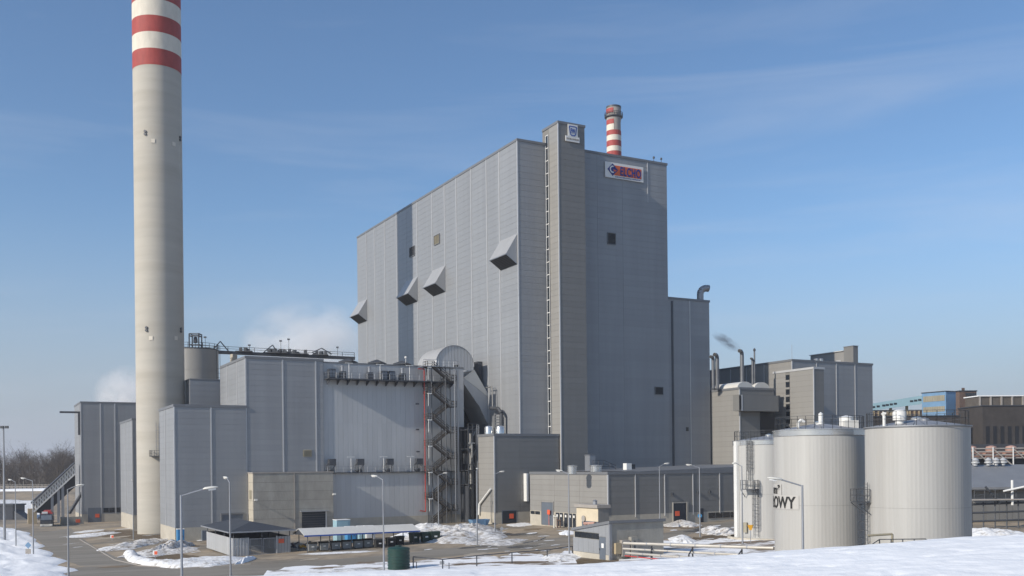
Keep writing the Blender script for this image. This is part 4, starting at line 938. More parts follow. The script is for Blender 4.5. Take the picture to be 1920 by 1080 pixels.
# ================================================================== shelters, bins and small yard things
x_, y_, z_ = FG(437, 1044); u_, v_ = TOUV(x_, y_)
sh = plant('bin_enclosure', 'grey sheet metal enclosure with dark hipped roof and double gates', 'shelter', u_, v_, z_)
w = FU(545, 1030, v_)[0]-u_; d_ = 9.5; hw = 2.55; he = 3.45
v_b = FV(388, 1020, u_)[0]-v_; d_ = v_b
n = 14
for i in range(n): MB().box(-.05, 0, d_*i/n+.02, d_*(i+1)/n-.02, .05, hw).build('side_panel', M['rib'], sh)
xg0, xg1 = w*.28, w*.74
for a, e, k in ((0, xg0, 10), (xg1, w, 10)):
    for i in range(k): MB().box(a+(e-a)*i/k+.02, a+(e-a)*(i+1)/k-.03, -.05 + .05*(i % 2), .02 + .05*(i % 2), .05, hw).build('front_panel', M['rib'], sh)
for a, e in ((xg0, (xg0+xg1)/2), ((xg0+xg1)/2, xg1)):
    g_ = MB().box(a+.05, a+.13, 0, .08, .1, hw-.15).box(e-.13, e-.05, 0, .08, .1, hw-.15).box(a+.13, e-.13, 0, .08, hw-.25, hw-.15).box(a+.13, e-.13, 0, .08, .1, .2).build('gate', M['steel'], sh)
    b = MB()
    for i in range(12): t = a+.13+(e-a-.26)*(i+.5)/12; b.bar((t, .04, .2), (t, .04, hw-.25), .028)
    b.build('gate_mesh', M['steel'], g_)
MB().box(xg1+.05, xg1+.17, -.14, -.02, 0, hw+.1).build('gate_post', M['strip'], sh)
MB().box(xg1+.35, xg1+1.15, -.12, -.06, hw-.95, hw-.35).build('warning_sign', M['orange'], sh)
MB().box(.1, w-.05, d_-.06, d_, .05, hw).build('rear_panel', M['dsteel'], sh); MB().box(w-.05, w, .1, d_-.1, .05, hw).build('side_panel', M['dsteel'], sh)
for x_ in (0.1, w*.5, w-.1):
    for y_ in (.15, d_*.33, d_*.66, d_-.15):
        if x_ != w*.5 or y_ in (.15, d_-.15): MB().bar((x_, y_, 0), (x_, y_, he), .07).build('post', M['dsteel'], sh)
e = .7; rx0, rx1, ry0, ry1 = -e, w+e, -e, d_+e; hr = he+1.0; hx = w*.42
vs = [(rx0, ry0, he), (rx1, ry0, he), (rx1, ry1, he), (rx0, ry1, he), (hx, ry0+w*.55, hr+.15), (hx, ry1-w*.55, hr+.15)]
b = MB().add(vs, [(0, 1, 4), (1, 2, 5, 4), (2, 3, 5), (3, 0, 4, 5), (0, 3, 2, 1)]); b.build('roof', M['droof'], sh)
b = MB().box(rx0, rx1, ry0-.08, ry0, he-.14, he+.04).box(rx0-.08, rx0, ry0, ry1, he-.14, he+.04); b.build('gutter', M['steel'], sh)

x_, y_, z_ = FG(577, 1037); u6, v6 = TOUV(x_, y_); L6 = FU(776, 1010, v6)[0]-u6
s2 = plant('bin_shelter', 'long open shelter with a bright gable roof over rows of waste bins', 'shelter', u6, v6, z_)
zg6 = lambda x: SLOPE * UX * x
he = FU(577, 1003, v6)[1]-z_
for i in range(6):
    for y_ in (0, 4.2): MB().bar((L6*i/5, y_, zg6(L6*i/5)-.3), (L6*i/5, y_, he+.05), .07).build('post', M['dsteel'], s2)
rz_ = he + .75
for sgn, nm in ((0, 'roof_sheet'), (1, 'roof_sheet')):
    n = 16
    for i in range(n):
        x0, x1 = -.7+(L6+1.4)*i/n, -.7+(L6+1.4)*(i+1)/n-.02
        y0 = -.8 if sgn == 0 else 5.0
        MB().prism([(x0, y0, he-.1), (x1, y0, he-.1), (x1, 2.1, rz_), (x0, 2.1, rz_)], (0, 0, .08)).build(nm, M['wroof'], s2)
MB().box(-.7, L6+.7, -.86, -.8, he-.2, he).build('gutter', M['s_fw'], s2)
MB().prism([(-.62, -.6, he-.05), (-.62, 4.8, he-.05), (-.62, 2.1, rz_-.05)], (.05, 0, 0)).build('gable', M['droof'], s2)
def binn(px, py, lab, kind='gbin', w=1.25, h=1.2, group='wheeled bins under the long shelter'):
    x_, y_, z_ = FG(px, py); u_, v_ = TOUV(x_, y_); r = plant('wheeled_bin', lab, 'bin', u_-w/2, v_, z_, group)
    t = .08
    MB().add([(t, t, .12), (w-t, t, .12), (w-t, 1-t, .12), (t, 1-t, .12), (0, 0, h-.1), (w, 0, h-.1), (w, 1, h-.1), (0, 1, h-.1)], [(3, 2, 1, 0), (4, 5, 6, 7), (0, 1, 5, 4), (1, 2, 6, 5), (2, 3, 7, 6), (3, 0, 4, 7)]).build('body', M[kind], r)
    MB().prism([(-.04, -.05, h-.1), (-.04, 1.05, h-.1), (-.04, 1.0, h+.05), (-.04, .5, h+.14), (-.04, 0, h+.03)], (w+.08, 0, 0)).build('lid', M['rubber'] if kind == 'gbin' else M[kind], r)
    MB().box(w*.35, w*.65, .0, .03, h*.5, h*.65).build('sticker', M['white_l'], r)
    for a in (.15, w-.15):
        for e_ in (.2, .8): MB().bar((a-.04, e_, .09), (a+.04, e_, .09), .09, 8).build('wheel', M['rubber'], r)
for k, (px, py) in enumerate(((587, 1034.5), (609, 1033), (631, 1031.5), (651, 1030), (673, 1028.5), (691, 1027))):
    binn(px, py, 'grey wheeled bin with black lid in the row under the long shelter')
for k, (px, py) in enumerate(((713, 1028), (735, 1025), (751, 1022))): binn(px, py, 'black wheeled bin in the shaded end of the long shelter', 'rubber', group='black bins under the shelter')
for k, (px, py) in enumerate(((779.5, 1018), (800.5, 1017), (817.5, 1016))): binn(px, py, 'dark green wheeled bin standing in the open by the dirty snow heap', 'grbin', 1.45, 1.45, 'green bins by the snow heap')
def cabin(name, lab, px, py, w, d, h, m, cat='container', door=True):
    x_, y_, z_ = FG(px, py); u_, v_ = TOUV(x_, y_); r = plant(name, lab, cat, u_, v_, z_)
    MB().box(0, w, 0, d, .08, h).build('body', M[m], r); MB().box(-.05, w+.05, -.05, d+.05, h, h+.1).build('roof', M['white_l' if m != 'ddoor' else 'droof'], r)
    MB().box(.05, w-.05, .05, d-.05, -.2, .08).build('base', M['dsteel'], r)
    if door: MB().box(w*.15, w*.85, -.04, 0, .15, h-.2).build('door', M[m], r); MB().box(w*.7, w*.78, -.08, -.04, h*.45, h*.55).build('handle', M['dsteel'], r)
    return r
cabin('storage_box', 'turquoise storage cabin behind the long shelter', 632, 1016, 2.2, 2, 3.4, 'cyan')
cabin('storage_box', 'deep blue portable cabin behind the grey bins', 652, 1019, 1.4, 1.4, 2.5, 'blue')
cabin('storage_box', 'light blue portable cabin next to the white one', 674, 1018, 1.5, 1.4, 2.5, 'cyan')
cabin('storage_box', 'white portable cabin at the shelter rear', 687.5, 1017.5, 1.4, 1.4, 2.5, 'wsheet')
cabin('portable_toilet', 'blue portable toilet at the corner of the ash block', 333, 1019, 1.15, 1.15, 2.4, 'blue', 'toilet')
x_, y_, z_ = FG(885, 987); u_, v_ = TOUV(x_, y_)
sk = plant('skip', 'small blue waste skip at the foot of the annex', 'skip', u_, v_, z_)
MB().add([(.5, 0, 0), (3.2, 0, 0), (3.2, 1.7, 0), (.5, 1.7, 0), (0, 0, 1.2), (3.8, 0, 1.2), (3.8, 1.7, 1.2), (0, 1.7, 1.2), (.2, .15, 1.2), (3.6, .15, 1.2), (3.6, 1.55, 1.2), (.2, 1.55, 1.2), (.6, .15, .2), (3.1, .15, .2), (3.1, 1.55, .2), (.6, 1.55, .2)],
   [(3,2,1,0),(0,1,5,4),(1,2,6,5),(2,3,7,6),(3,0,4,7),(4,5,9,8),(5,6,10,9),(6,7,11,10),(7,4,8,11),(8,9,13,12),(9,10,14,13),(10,11,15,14),(11,8,12,15),(12,13,14,15)]).build('tub', M['fblue'], sk)
MB().box(.9, 1.05, -.06, 0, .1, 1.15).box(2.7, 2.85, -.06, 0, .1, 1.15).build('rib', M['fblue'], sk)
# scrap under the shelter's near end
x_, y_, z_ = FG(566, 1030); sc_ = thing('scrap_pile', 'pile of yellow and dark scrap under the near end of the long shelter', 'scrap', (x_, y_, z_)); random.seed(5)
for i in range(16):
    p = Vector((random.uniform(-1.8, 1.2), random.uniform(0, 2.5), random.uniform(.2, .7))); q = p + Vector((random.uniform(-1, 1), random.uniform(-.5, .5), random.uniform(-.15, .4)))
    MB().bar(p, q, random.uniform(.12, .3)).build('scrap_piece', M[random.choice(['yellow', 'dsteel', 'dsteel', 'brick', 'door'])], sc_)

# green ribbed water tank
x_, y_, z_ = FG(745.5, 1069); y_ += 1.2
gt_ = thing('water_tank', 'dark green ribbed plastic water tank at the snowy road edge', 'tank', (x_, y_, z_))
pr = []
for i in range(13): pr += [(1.2 if i % 2 else 1.25, .02 + 2.3*i/13), (1.2 if i % 2 else 1.25, .02 + 2.3*(i+.8)/13)]
MB().lathe(pr + [(1.1, 2.4), (.4, 2.52)], 40).build('body', M['green'], gt_, True); MB().lathe([(.35, 2.5), (.35, 2.62), (0, 2.65)], 20, (0, 0)).build('lid', M['green'], gt_)

# pipe railing along the road's snowy edge
fe = thing('pipe_fence', 'low rusty pipe fence along the snowy road edge', 'fence', (0, 0, 0))
fp = [(775, 1065, 1044), (830, 1068, 1049), (894, 1062, 1042), (960, 1056, 1036), (1026, 1047, 1031), (1073, 1037, 1024)]
tops = []
for px, pb, pt in fp:
    x_, y_, z_ = FG(px, pb); t = Vector((x_, y_, z_ + (pb-pt)/F*y_)); tops.append(t); MB().bar((x_, y_, z_-.2), t, .07, 6).build('post', M['dsteel'], fe)
for p, q in zip(tops, tops[1:]): MB().bar(p, q, .055, 6).build('rail', M['dsteel'], fe)
for px, pb in ((781, 1066), (842, 1068)):
    x_, y_, z_ = FG(px, pb); MB().bar((x_, y_, z_), (x_, y_, z_+.75), .05, 6).build('short_post', M['dsteel'], fe)
x_, y_, z_ = FG(829, 1067); MB().box(x_-.25, x_+.25, y_-.1, y_, z_+.55, z_+.85).build('junction_box', M['steel'], fe)

def sign(px, py, h, lab, draw):
    x_, y_, z_ = FG(px, py); r = thing('road_sign', lab, 'sign', (x_, y_, z_)); MB().bar((0, .03, -.2), (0, .03, h), .05, 6).build('post', M['steel'], r); draw(r, h)
def s1(r, h):
    MB().prism([(-.5, -.02, h-.5), (0, -.02, h-1.0), (.5, -.02, h-.5), (0, -.02, h)], (0, .03, 0)).build('diamond_plate', M['fblue'], r); MB().box(-.42, .42, -.02, .01, h-1.8, h-1.05).build('plate', M['fade'], r)
sign(53, 1047, 2.5, 'road sign with diamond and square plates on the snowy verge', s1)
def s2_(r, h): MB().box(-.3, .3, -.02, .01, h-.6, h).build('plate', M['white_l'], r); MB().box(-.1, .3, -.03, -.02, h-.55, h-.1).build('red_field', M['orange'], r)
sign(291, 1056, 1.7, 'small white and red sign on the grass island ringed by snow', s2_)
sign(210, 1014, 1.1, 'little red marker sign on the verge before the transfer house', s2_)
def s3(r, h): MB().prism([(-.38, -.02, h), (.38, -.02, h), (.14, -.02, h-.65), (-.14, -.02, h-.65)], (0, .03, 0)).build('plate', M['yellow'], r)
sign(1407.5, 1019, 2.3, 'yellow warning sign in front of the caged ladder tank', s3)
def s4(r, h): MB().prism([(.3*math.cos(R(30*i)), -.02, h-.3+.3*math.sin(R(30*i))) for i in range(12)], (0, .03, 0)).build('plate', M['blue'], r); MB().prism([(-.14, -.03, h-.42), (.14, -.03, h-.42), (0, -.03, h-.12)], (0, .01, 0)).build('arrow', M['white_l'], r)
sign(1312.5, 1003, 3.0, 'round blue sign with a white mark on the lamp by the rubble', s4)
def s5(r, h): MB().prism([(-.3, -.02, h-.3), (0, -.02, h-.7), (.3, -.02, h-.3), (0, -.02, h)], (0, .03, 0)).build('plate', M['steel'], r)
sign(941, 1016, 2.2, 'grey diamond sign seen from behind at the end of the dirty snow heap', s5)

# ================================================================== substation, valve house, heating pipes
x_, y_, z_ = FG(1144, 1051); u7, v7 = TOUV(x_, y_)
ss = plant('substation', 'small mono pitch substation with a window band, grey cladding and concrete front', 'building', u7, v7, z_)
w = FU(1244, 1000, v7)[0]-u7; d_ = FV(1075.5, 1010, u7)[0]-v7; zl_, zr_ = FV(1075.5, 990, u7)[1]-z_, FU(1144, 976.5, v7)[1]-z_
zq = FU(1244, 968, v7)[1]-z_
b = MB(); b.add([(0,0,-.4),(w,0,-.4),(w,d_,-.4),(0,d_,-.4),(0,0,zr_-.3),(w,0,zr_-.3),(w,d_,zl_-.3),(0,d_,zl_-.3)], [(3,2,1,0),(4,5,6,7),(0,1,5,4),(1,2,6,5),(2,3,7,6),(3,0,4,7)]); b.build('wall', M['concrete'], ss)
b = MB(); e = .2; b.add([(-e,-e,zr_-.3),(w+e,-e,zr_-.3),(w+e,d_+e,zl_-.3),(-e,d_+e,zl_-.3),(-e,-e,zr_+.02),(w+e,-e,zr_+.02),(w+e,d_+e,zl_+.02),(-e,d_+e,zl_+.02)], [(3,2,1,0),(4,5,6,7),(0,1,5,4),(1,2,6,5),(2,3,7,6),(3,0,4,7)]); b.build('roof', M['trim'], ss)
MB().box(-.05, 0, 0, d_, -.3, .55).build('plinth', M['plinth'], ss)
va_ = FV(1124, 1010, u7)[0]-v7; vd0 = FV(1136.5, 1010, u7)[0]-v7; wz0, wz1 = 2.2, 2.85
def sl(y): return zr_-.34 + (zl_-zr_)*y/d_
def cladp(y0, y1, z0, f=lambda y: sl(y)): MB().prism([(-.07, y0+.01, z0), (-.07, y1-.01, z0), (-.07, y1-.01, f(y1)), (-.07, y0+.01, f(y0))], (.07, 0, 0)).build('wall_panel', M['silver'], ss)
for i in range(5):
    y0, y1 = va_ + (d_-va_)*i/5, va_ + (d_-va_)*(i+1)/5; cladp(y0, y1, .58, lambda y: wz0-.06); cladp(y0, y1, wz1+.06)
cladp(0, vd0, .58); cladp(vd0, va_, 2.55)
n = 4
for i in range(n): MB().box(-.05, 0, va_+(d_-va_-.3)*i/n+.05, va_+(d_-va_-.3)*(i+1)/n-.03, wz0, wz1).build('window', M['glass'], ss)
dr = MB().box(-.06, 0, vd0+.05, va_-.05, 0, 2.5).build('door', M['door'], ss); MB().box(-.08, -.06, vd0+.4, vd0+.85, 1.3, 1.8).build('door_notice', M['white_l'], dr); MB().box(-.14, -.06, va_-.2, va_-.15, 1.0, 1.2).build('handle', M['dsteel'], dr)
MB().box(-.1, .22, -.1, .12, -.2, zr_-.3).build('corner_strip', M['steel'], ss)
ua = FU(1184, 1000, v7)[0]-u7; v8 = MB().box(ua-.4, ua+.5, -.55, 0, 0, 2.5).build('porch', M['concrete'], ss); MB().box(ua-.1, ua+.15, -.58, -.55, 1.0, 2.1).build('porch_door', M['dsteel'], v8)
MB().box(.5, 1.2, -.4, 0, .7, 1.9).build('meter_box', M['tan'], ss); MB().box(1.3, 2.3, -.5, 0, .4, 2.2).build('switch_box', M['fade'], ss)

x_, y_, z_ = FY(1121.5, 985, 138)[0], 138, 0; z_ = G(x_, y_); u8, v8_ = TOUV(x_, y_)
vh = plant('valve_house', 'cream rendered valve house with a flat roof and pipe fittings on its wall', 'building', u8, v8_, z_)
h = FU(1121, 953, v8_)[1]-z_; d_ = FV(1081, 970, u8)[0]-v8_; w = FU(1142, 970, v8_)[0]-u8
MB().box(0, w, 0, d_, -.2, h).build('wall', M['cream'], vh); MB().box(-.25, w+.15, -.2, d_+.25, h, h+.45).build('roof', M['fade'], vh)
MB().lathe([(.3, h+.45), (.3, h+.9), (.4, h+.95), (0, h+1.15)], 12, (.8, d_*.35)).build('roof_vent', M['steel'], vh)
MB().box(.02, w, -.04, 0, 0, h).build('front_cladding', M['dark_clad'], vh)
vq = FV(1107, 975, u8)[0]-v8_
nch = MB().box(-.03, 0, vq-2.0, vq+2.2, .4, 2.6).build('niche', M['door'], vh)
MB().bar((-.1, vq+1.6, 2.9), (-.2, vq+1.6, 2.9), .45, 14).build('dial', M['fade'], vh)
MB().bar((-.3, vq-1.9, 2.0), (-.5, vq-1.9, 2.0), .5, 14).build('valve_wheel', M['rubber'], vh)
for i, m_ in enumerate(('pink', 'wsheet', 'dsteel')): MB().bar((-.25, vq+.9-i*.9, .2), (-.25, vq+.9-i*.9, 2.3), .16, 8).build('standpipe', M[m_], vh)
MB().bar((-.28, vq+1.2, 2.25), (-.28, vq-1.6, 2.4), .2, 8).build('header_pipe', M['pink'], vh)
# valve posts by the low hall's end
for k, (px, lab) in enumerate(((1039, 'pale twin valve post beside the orange sign'), (1045, 'rusty short valve post beside the dark doors'))):
    x_, y_, z_ = FG(px, 990); r = thing('valve_post', lab, 'valve', (x_, y_, z_)); MB().bar((0, 0, -.1), (0, 0, 2.2-.6*k), .14, 8).bar((.5, 0, -.1), (.5, 0, 2.0-.6*k), .14, 8).build('post', M['lamp' if k == 0 else 'brick'], r); MB().bar((-.1, -.2, 1.9-.6*k), (.6, -.2, 1.9-.6*k), .12, 8).build('wheel', M['lamp' if k == 0 else 'brick'], r)

def hpipe(p0, p1, zoff0, zoff1, r, m, lab, nm='heating_pipe', group=None):
    a = Vector(FG(*p0)) + Vector((0, 0, zoff0)); b_ = Vector(FG(*p1)) + Vector((0, 0, zoff1)); d = b_-a
    t = thing(nm, lab, 'pipe', tuple(a)); n = 6
    for i in range(n): MB().bar(d*(i/n), d*((i+1)/n-.004), r, 12).build('pipe_section', M[m], t, True)
    b = MB()
    for i in range(1, n): b.bar(d*(i/n)-d.normalized()*.06, d*(i/n)+d.normalized()*.06, r*1.12, 12)
    b.build('joint_bands', M['steel'], t); return a, b_
hp = []
hp.append(hpipe((1170, 1052), (1452, 1058), 1.95, 1.6, .17, 'pipeg', 'thickest upper white heating pipe beside the substation'))
hp.append(hpipe((1169, 1054), (1436, 1062), 1.45, 1.0, .12, 'pipeg', 'middle white heating pipe beside the substation'))
hp.append(hpipe((1174, 1056), (1390, 1072), 1.1, .95, .13, 'pipeg', 'lower white heating pipe beside the substation'))
hpipe((1172, 1058), (1330, 1068), .9, .5, .06, 'redpipe', 'thin red pipe under the white heating pipes')
for t, lab in ((.2, 'pipe support nearest the substation wall'), (.48, 'pipe support halfway along the heating pipes'), (.8, 'pipe support beside the oil tanks')):
    a, b_ = hp[0]; p = a.lerp(b_, t); a2, b2 = hp[2]; q = a2.lerp(b2, min(1, t*1.2)); r = thing('pipe_support', lab, 'support', (p.x, p.y, G(p.x, p.y)))
    MB().bar((0, 0, -.2), (0, 0, p.z-G(p.x, p.y)-.2), .08).build('leg', M['black'], r); MB().bar((q.x-p.x, q.y-p.y, -.2), (q.x-p.x, q.y-p.y, p.z-G(p.x, p.y)-.5), .08).build('leg', M['black'], r); MB().bar((0, 0, p.z-G(p.x, p.y)-.28), (q.x-p.x, q.y-p.y, p.z-G(p.x, p.y)-.5), .07).build('cross_beam', M['black'], r)

# ================================================================== oil tanks
def tank(lab, px, Y, r, pyrim, zcone=.65, lad=None, ribs=160, band='tanks', bh=.62):
    x_, zt_ = FY(px, pyrim, Y); z0 = G(x_, Y); H = zt_-z0
    t = thing('oil_tank', lab, 'tank', (x_, Y, z0)); az = math.atan2(-Y, -x_)        # direction towards the eye
    zs = [H*.0-.3, H*.45, H-bh]
    for i in range(2): MB().lathe([(r, zs[i]+.007), (r, zs[i+1]-.007)], ribs, rib=.007, cap=False).build('shell_course', M['tank'], t)
    MB().lathe([(r-.05, -.3), (r-.05, H-.1)], 64).build('shell_core', M['core_b'], t)
    MB().lathe([(r+.05, H-bh), (r+.08, H-bh+.03), (r+.08, H-.10), (r+.14, H-.08), (r+.14, H)], 96, cap=False).build('top_band', M[band], t, True)
    n = 28
    for i in range(n):
        q0, q1 = 2*math.pi*i/n, 2*math.pi*(i+1)/n-.012
        MB().add([(r*math.cos(q0), r*math.sin(q0), H), (r*math.cos(q1), r*math.sin(q1), H), (.3*math.cos(q1), .3*math.sin(q1), H+zcone), (.3*math.cos(q0), .3*math.sin(q0), H+zcone)], [(0, 1, 2, 3)]).build('roof_sheet', M['troof'], t)
    MB().lathe([(.5, H+zcone-.2), (.5, H+zcone+.15), (0, H+zcone+.25)], 16).build('roof_cap', M['tanks'], t)
    b = MB(); m_ = 32; rail(b, [((r-.15)*math.cos(2*math.pi*i/m_), (r-.15)*math.sin(2*math.pi*i/m_), H) for i in range(m_+1)], 1.25, .026, 1.2); b.build('railing', M['dsteel'], t)
    return t, az, H, r
def ladder(t, ang, r, z0, z1, cage=True, w=.25, nm='caged_ladder', gap=.25):
    n = Vector((math.cos(ang), math.sin(ang), 0)); s_ = Vector((-n.y, n.x, 0)); c = n*(r+gap); b = MB()
    for k in (-w, w): b.bar(c + s_*k + Vector((0, 0, z0)), c + s_*k + Vector((0, 0, z1)), .035)
    z = z0+.3
    while z < z1: b.bar(c - s_*w + Vector((0, 0, z)), c + s_*w + Vector((0, 0, z)), .02); z += .45
    if cage:
        z = z0+1.2; prev = None; rings = []
        while z < z1+.1:
            rings.append([c + s_*(.42*math.cos(q)) + n*(.05+.6*math.sin(q)) + Vector((0, 0, z)) for q in [math.pi*i/6 for i in range(7)]]); z += .75
        for g in rings:
            for p, q in zip(g, g[1:]): b.bar(p, q, .025)
        for g, h_ in zip(rings, rings[1:]):
            for i in range(7): b.bar(g[i], h_[i], .018)
    b.build(nm, M['dsteel'], t)
def plat(t, ang, r, z, w=.9, d=1.2):
    n = Vector((math.cos(ang), math.sin(ang), 0)); s_ = Vector((-n.y, n.x, 0)); o = n*(r+.06) + Vector((0, 0, z)); b = MB()
    b.prism([o-s_*w, o+s_*w, o+s_*w+n*d, o-s_*w+n*d], (0, 0, .1)); up = Vector((0, 0, .1))
    rail(b, [o-s_*w+up, o-s_*w+n*d+up, o+s_*w+n*d+up, o+s_*w+up], 1.1, .035, .8)
    for k in (-w, w): b.bar(o+s_*k-Vector((0, 0, 1.0)), o+s_*k+n*d, .05)
    b.build('ladder_platform', M['dsteel'], t)
# tank with the caged ladder
tA, az, H, r = tank('pale oil tank with a two stage caged ladder and a white vertical duct', 1442, 132, 4.65, 826)
an = az - .56; ladder(tA, an, r, H*.52, H+1.2, False, .3, 'ladder', .3); ladder(tA, an+.05, r, H*.52+1.0, H*.99, True, .3); plat(tA, an+.08, r, H*.50, 1.0); ladder(tA, an+.20, r, .3, H*.6, True, .3)
n = Vector((math.cos(az-1.05), math.sin(az-1.05), 0)); s_ = Vector((-n.y, n.x, 0)); o = n*(r+.02)
MB().prism([o-s_*.38, o+s_*.38, o+s_*.38+n*.35, o-s_*.38+n*.35], (0, 0, H-.1)).build('vertical_strip', M['wsheet'], tA)  # raised white strip running up the shell
n = Vector((math.cos(az-.55), math.sin(az-.55), 0)); s_ = Vector((-n.y, n.x, 0)); o = n*(r+.06) + s_*-.9 + Vector((0, 0, .8))
MB().prism([o, o+s_*.5, o+s_*.5+n*.25, o+n*.25], (0, 0, 1.3)).build('control_box', M['louvre_b'], tA)
MB().lathe([(r+.9, -.2), (r+.9, .12), (r+.5, .12)], 64, cap=False).build('ring_footing', M['plinth'], tA)
b = MB().lathe([(.35, H), (.35, H+.8), (.5, H+.85), (0, H+1.1)], 12, (r*.2, -r*.55)); b.build('roof_vent', M['wsheet'], tA, True)
# lettered tank in the middle
tB, az, H, r = tank('pale ribbed oil tank with dark lettering on its side', 1535.5, 97.3, 85.5/F*97.0*.968, 806.5)
def band_panel(t, r, a0, a1, z0, z1, m, nm, dr=.06):
    b = MB(); k = 10
    for i in range(k):
        q0, q1 = a0+(a1-a0)*i/k, a0+(a1-a0)*(i+1)/k; b.add([((r+dr)*math.cos(q0), (r+dr)*math.sin(q0), z0), ((r+dr)*math.cos(q1), (r+dr)*math.sin(q1), z0), ((r+dr)*math.cos(q1), (r+dr)*math.sin(q1), z1), ((r+dr)*math.cos(q0), (r+dr)*math.sin(q0), z1)], [(0, 1, 2, 3)])
    return b.build(nm, M[m], t)
# local shell angle for a pixel on this tank
def tang(px, t, r):
    x0, y0 = t.location.x, t.location.y; a = ray(px, 900)[0]; A = a*a+1; B = -2*(a*x0+y0); C = x0*x0+y0*y0-r*r
    Y = (-B-math.sqrt(max(0, B*B-4*A*C)))/(2*A); return math.atan2(Y-y0, a*Y-x0)
zl0 = FY(1490, 954, 94)[1]-tB.location.z; aR = tang(1494, tB, r); aL = tang(1456, tB, r)
wd = (aR-aL)*r
band_panel(tB, r, aL-.35, aR+.05, zl0-.1, zl0+1.25, 'lboard', 'letter_board')
band_panel(tB, r, aL-.35, tang(1466, tB, r), zl0+1.25, zl0+2.3, 'lboard', 'letter_board')
text_obj('ŁOWY', 1.55, .01, .035, M['rubber'], tB, (0, 0, zl0+.03), wd+1.25, bend=(r+.10, aR-(wd+1.25)/r))
text_obj('m³', 1.2, .01, .03, M['rubber'], tB, (0, 0, zl0+1.38), 1.7, bend=(r+.10, tang(1464, tB, r)-1.7/r))
for (dx, dy, rr, hh) in ((0, -.6, .22, 1.25), (2.4, -.8, .65, .9)): MB().lathe([(rr, H+.2), (rr, H+.3+hh), (rr*1.15, H+.3+hh), (0, H+.5+hh)], 14, (dx, dy)).build('roof_vent', M['wsheet'], tB, True)
MB().box(1.9, 3.2, -2.0, -.9, H+.1, H+.85).build('hatch', M['wroof'], tB)
MB().path([(-2.6, -2.0, H), (-2.6, -2.0, H+.7), (-2.3, -2.0, H+.95), (-2.0, -2.0, H+.7)], .14, 8).build('goose_neck', M['wsheet'], tB, True)
# broad tank to the east
tC, az, H, r = tank('broadest pale oil tank with a white mushroom vent on its roof', 1719, 88, 99.5/F*87.6*.93, 800, bh=.16, band='steel')
ladder(tC, tang(1629, tC, r), r, .3, H*.62, True, .3); plat(tC, tang(1627, tC, r), r, H*.48, .8)
MB().lathe([(.36, H), (.36, H+.45), (.56, H+.5), (.58, H+1.15), (.46, H+1.35), (.08, H+1.45)], 24, (-2.3, -2.0)).build('mushroom_vent', M['wsheet'], tC, True)
MB().path([(-3.6, -1.9, H), (-3.6, -1.9, H+.9), (-3.75, -1.9, H+1.15), (-3.45, -2.0, H+1.1)], .13, 8).build('goose_neck', M['wsheet'], tC, True)
MB().lathe([(.4, H), (.4, H+.6), (0, H+.8)], 12, (.3, -1)).build('roof_vent', M['steel'], tC, True)
stp = thing('tank_steps', 'small handrailed steps and valves at the foot of the broad tank', 'steps', (FY(1690, 1000, 81)[0], 81.5, G(33, 81)))
b = MB(); rail(b, [(-3.6, 0, 1.2), (-1.6, 0, 2.5), (2.2, 0, 2.5)], 1.0, .05, .9); b.build('handrail', M['dsteel'], stp); MB().box(-1.6, 2.2, 0, 1, 2.35, 2.5).box(-1.5, -1.3, .1, .9, -.1, 2.35).box(2.0, 2.2, .1, .9, -.1, 2.35).build('platform', M['dsteel'], stp)
MB().bar((-.4, .4, 2.5), (-.4, .4, 3.9), .10, 8).bar((-2.4, .4, 3.8), (-.4, .4, 3.9), .10, 8).build('pipe', M['louvre_b'], stp)

# ================================================================== lamps
def lamp(px, Y, ztop, adx, ady, lab, arm=1.6, hl=.85, rise=.35, cat='street lamp'):
    x_ = FY(px, 940, Y)[0]; z0 = G(x_, Y)
    if Y < 62: z0 = bank_z(x_, Y) - .3
    r = thing('street_lamp', lab, cat, (x_, Y, z0)); h = ztop-z0; d = Vector((adx, ady, 0)).normalized()
    MB().bar((0, 0, 0), (0, 0, h*.28), .11, 10, .10).bar((0, 0, h*.28), (0, 0, h), .085, 10, .06).build('pole', M['steel'], r, True)
    MB().box(-.2, .2, -.2, .2, -.4, .06).build('footing', M['concrete'], r)
    e = d*arm + Vector((0, 0, h+rise)); MB().bar((0, 0, h-.05), e, .045, 8).build('arm', M['steel'], r)
    s_ = Vector((-d.y, d.x, 0)); up = Vector((0, 0, 1)); b = MB(); dd = (d + Vector((0, 0, .12))).normalized(); prof = [(0, .07, .05), (.12, .13, .10), (.55, .17, .11), (.85, .12, .08), (1, .03, .03)]
    vs = []; fs = []
    for t, wq, hq in prof:
        c = e + dd*(hl*t-.1)
        for k in range(10): q = 2*math.pi*k/10; vs.append(c + s_*wq*math.cos(q) + up*hq*math.sin(q)*(1 if math.sin(q) > 0 else .55))
    for j in range(len(prof)-1):
        for k in range(10): fs.append((j*10+k, j*10+(k+1) % 10, (j+1)*10+(k+1) % 10, (j+1)*10+k))
    fs += [tuple(reversed(range(10))), tuple(range(40, 50))]
    hd = b.add(vs, fs).build('lamp_head', M['lamp'], r, True)
    c = e + dd*hl*.5 + Vector((0, 0, -.075)); MB().bar(c - dd*.22, c + dd*.2, .07, 8).build('lamp_glass', M['white_l'], hd)
lamp(339.5, 58, 9.45, 1, .15, 'large grey street lamp in front of the ash block corner', 1.35)
lamp(431, 84, 9.8, -.6, .8, 'street lamp standing before the dark roofed enclosure', .6)
lamp(127, 103, 9.0, 1, .2, 'street lamp at the snow heap by the yard road bend', .9)
lamp(61.5, 151, 9.4, -1, .1, 'street lamp beside the diamond road sign', 1.2)
lamp(29, 172, 9.0, -.8, .3, 'street lamp on the snowy verge before the dark shed', .9)
lamp(249.5, 188, 8.6, .2, -1, 'slim street lamp in front of the transfer house', .4, .6)
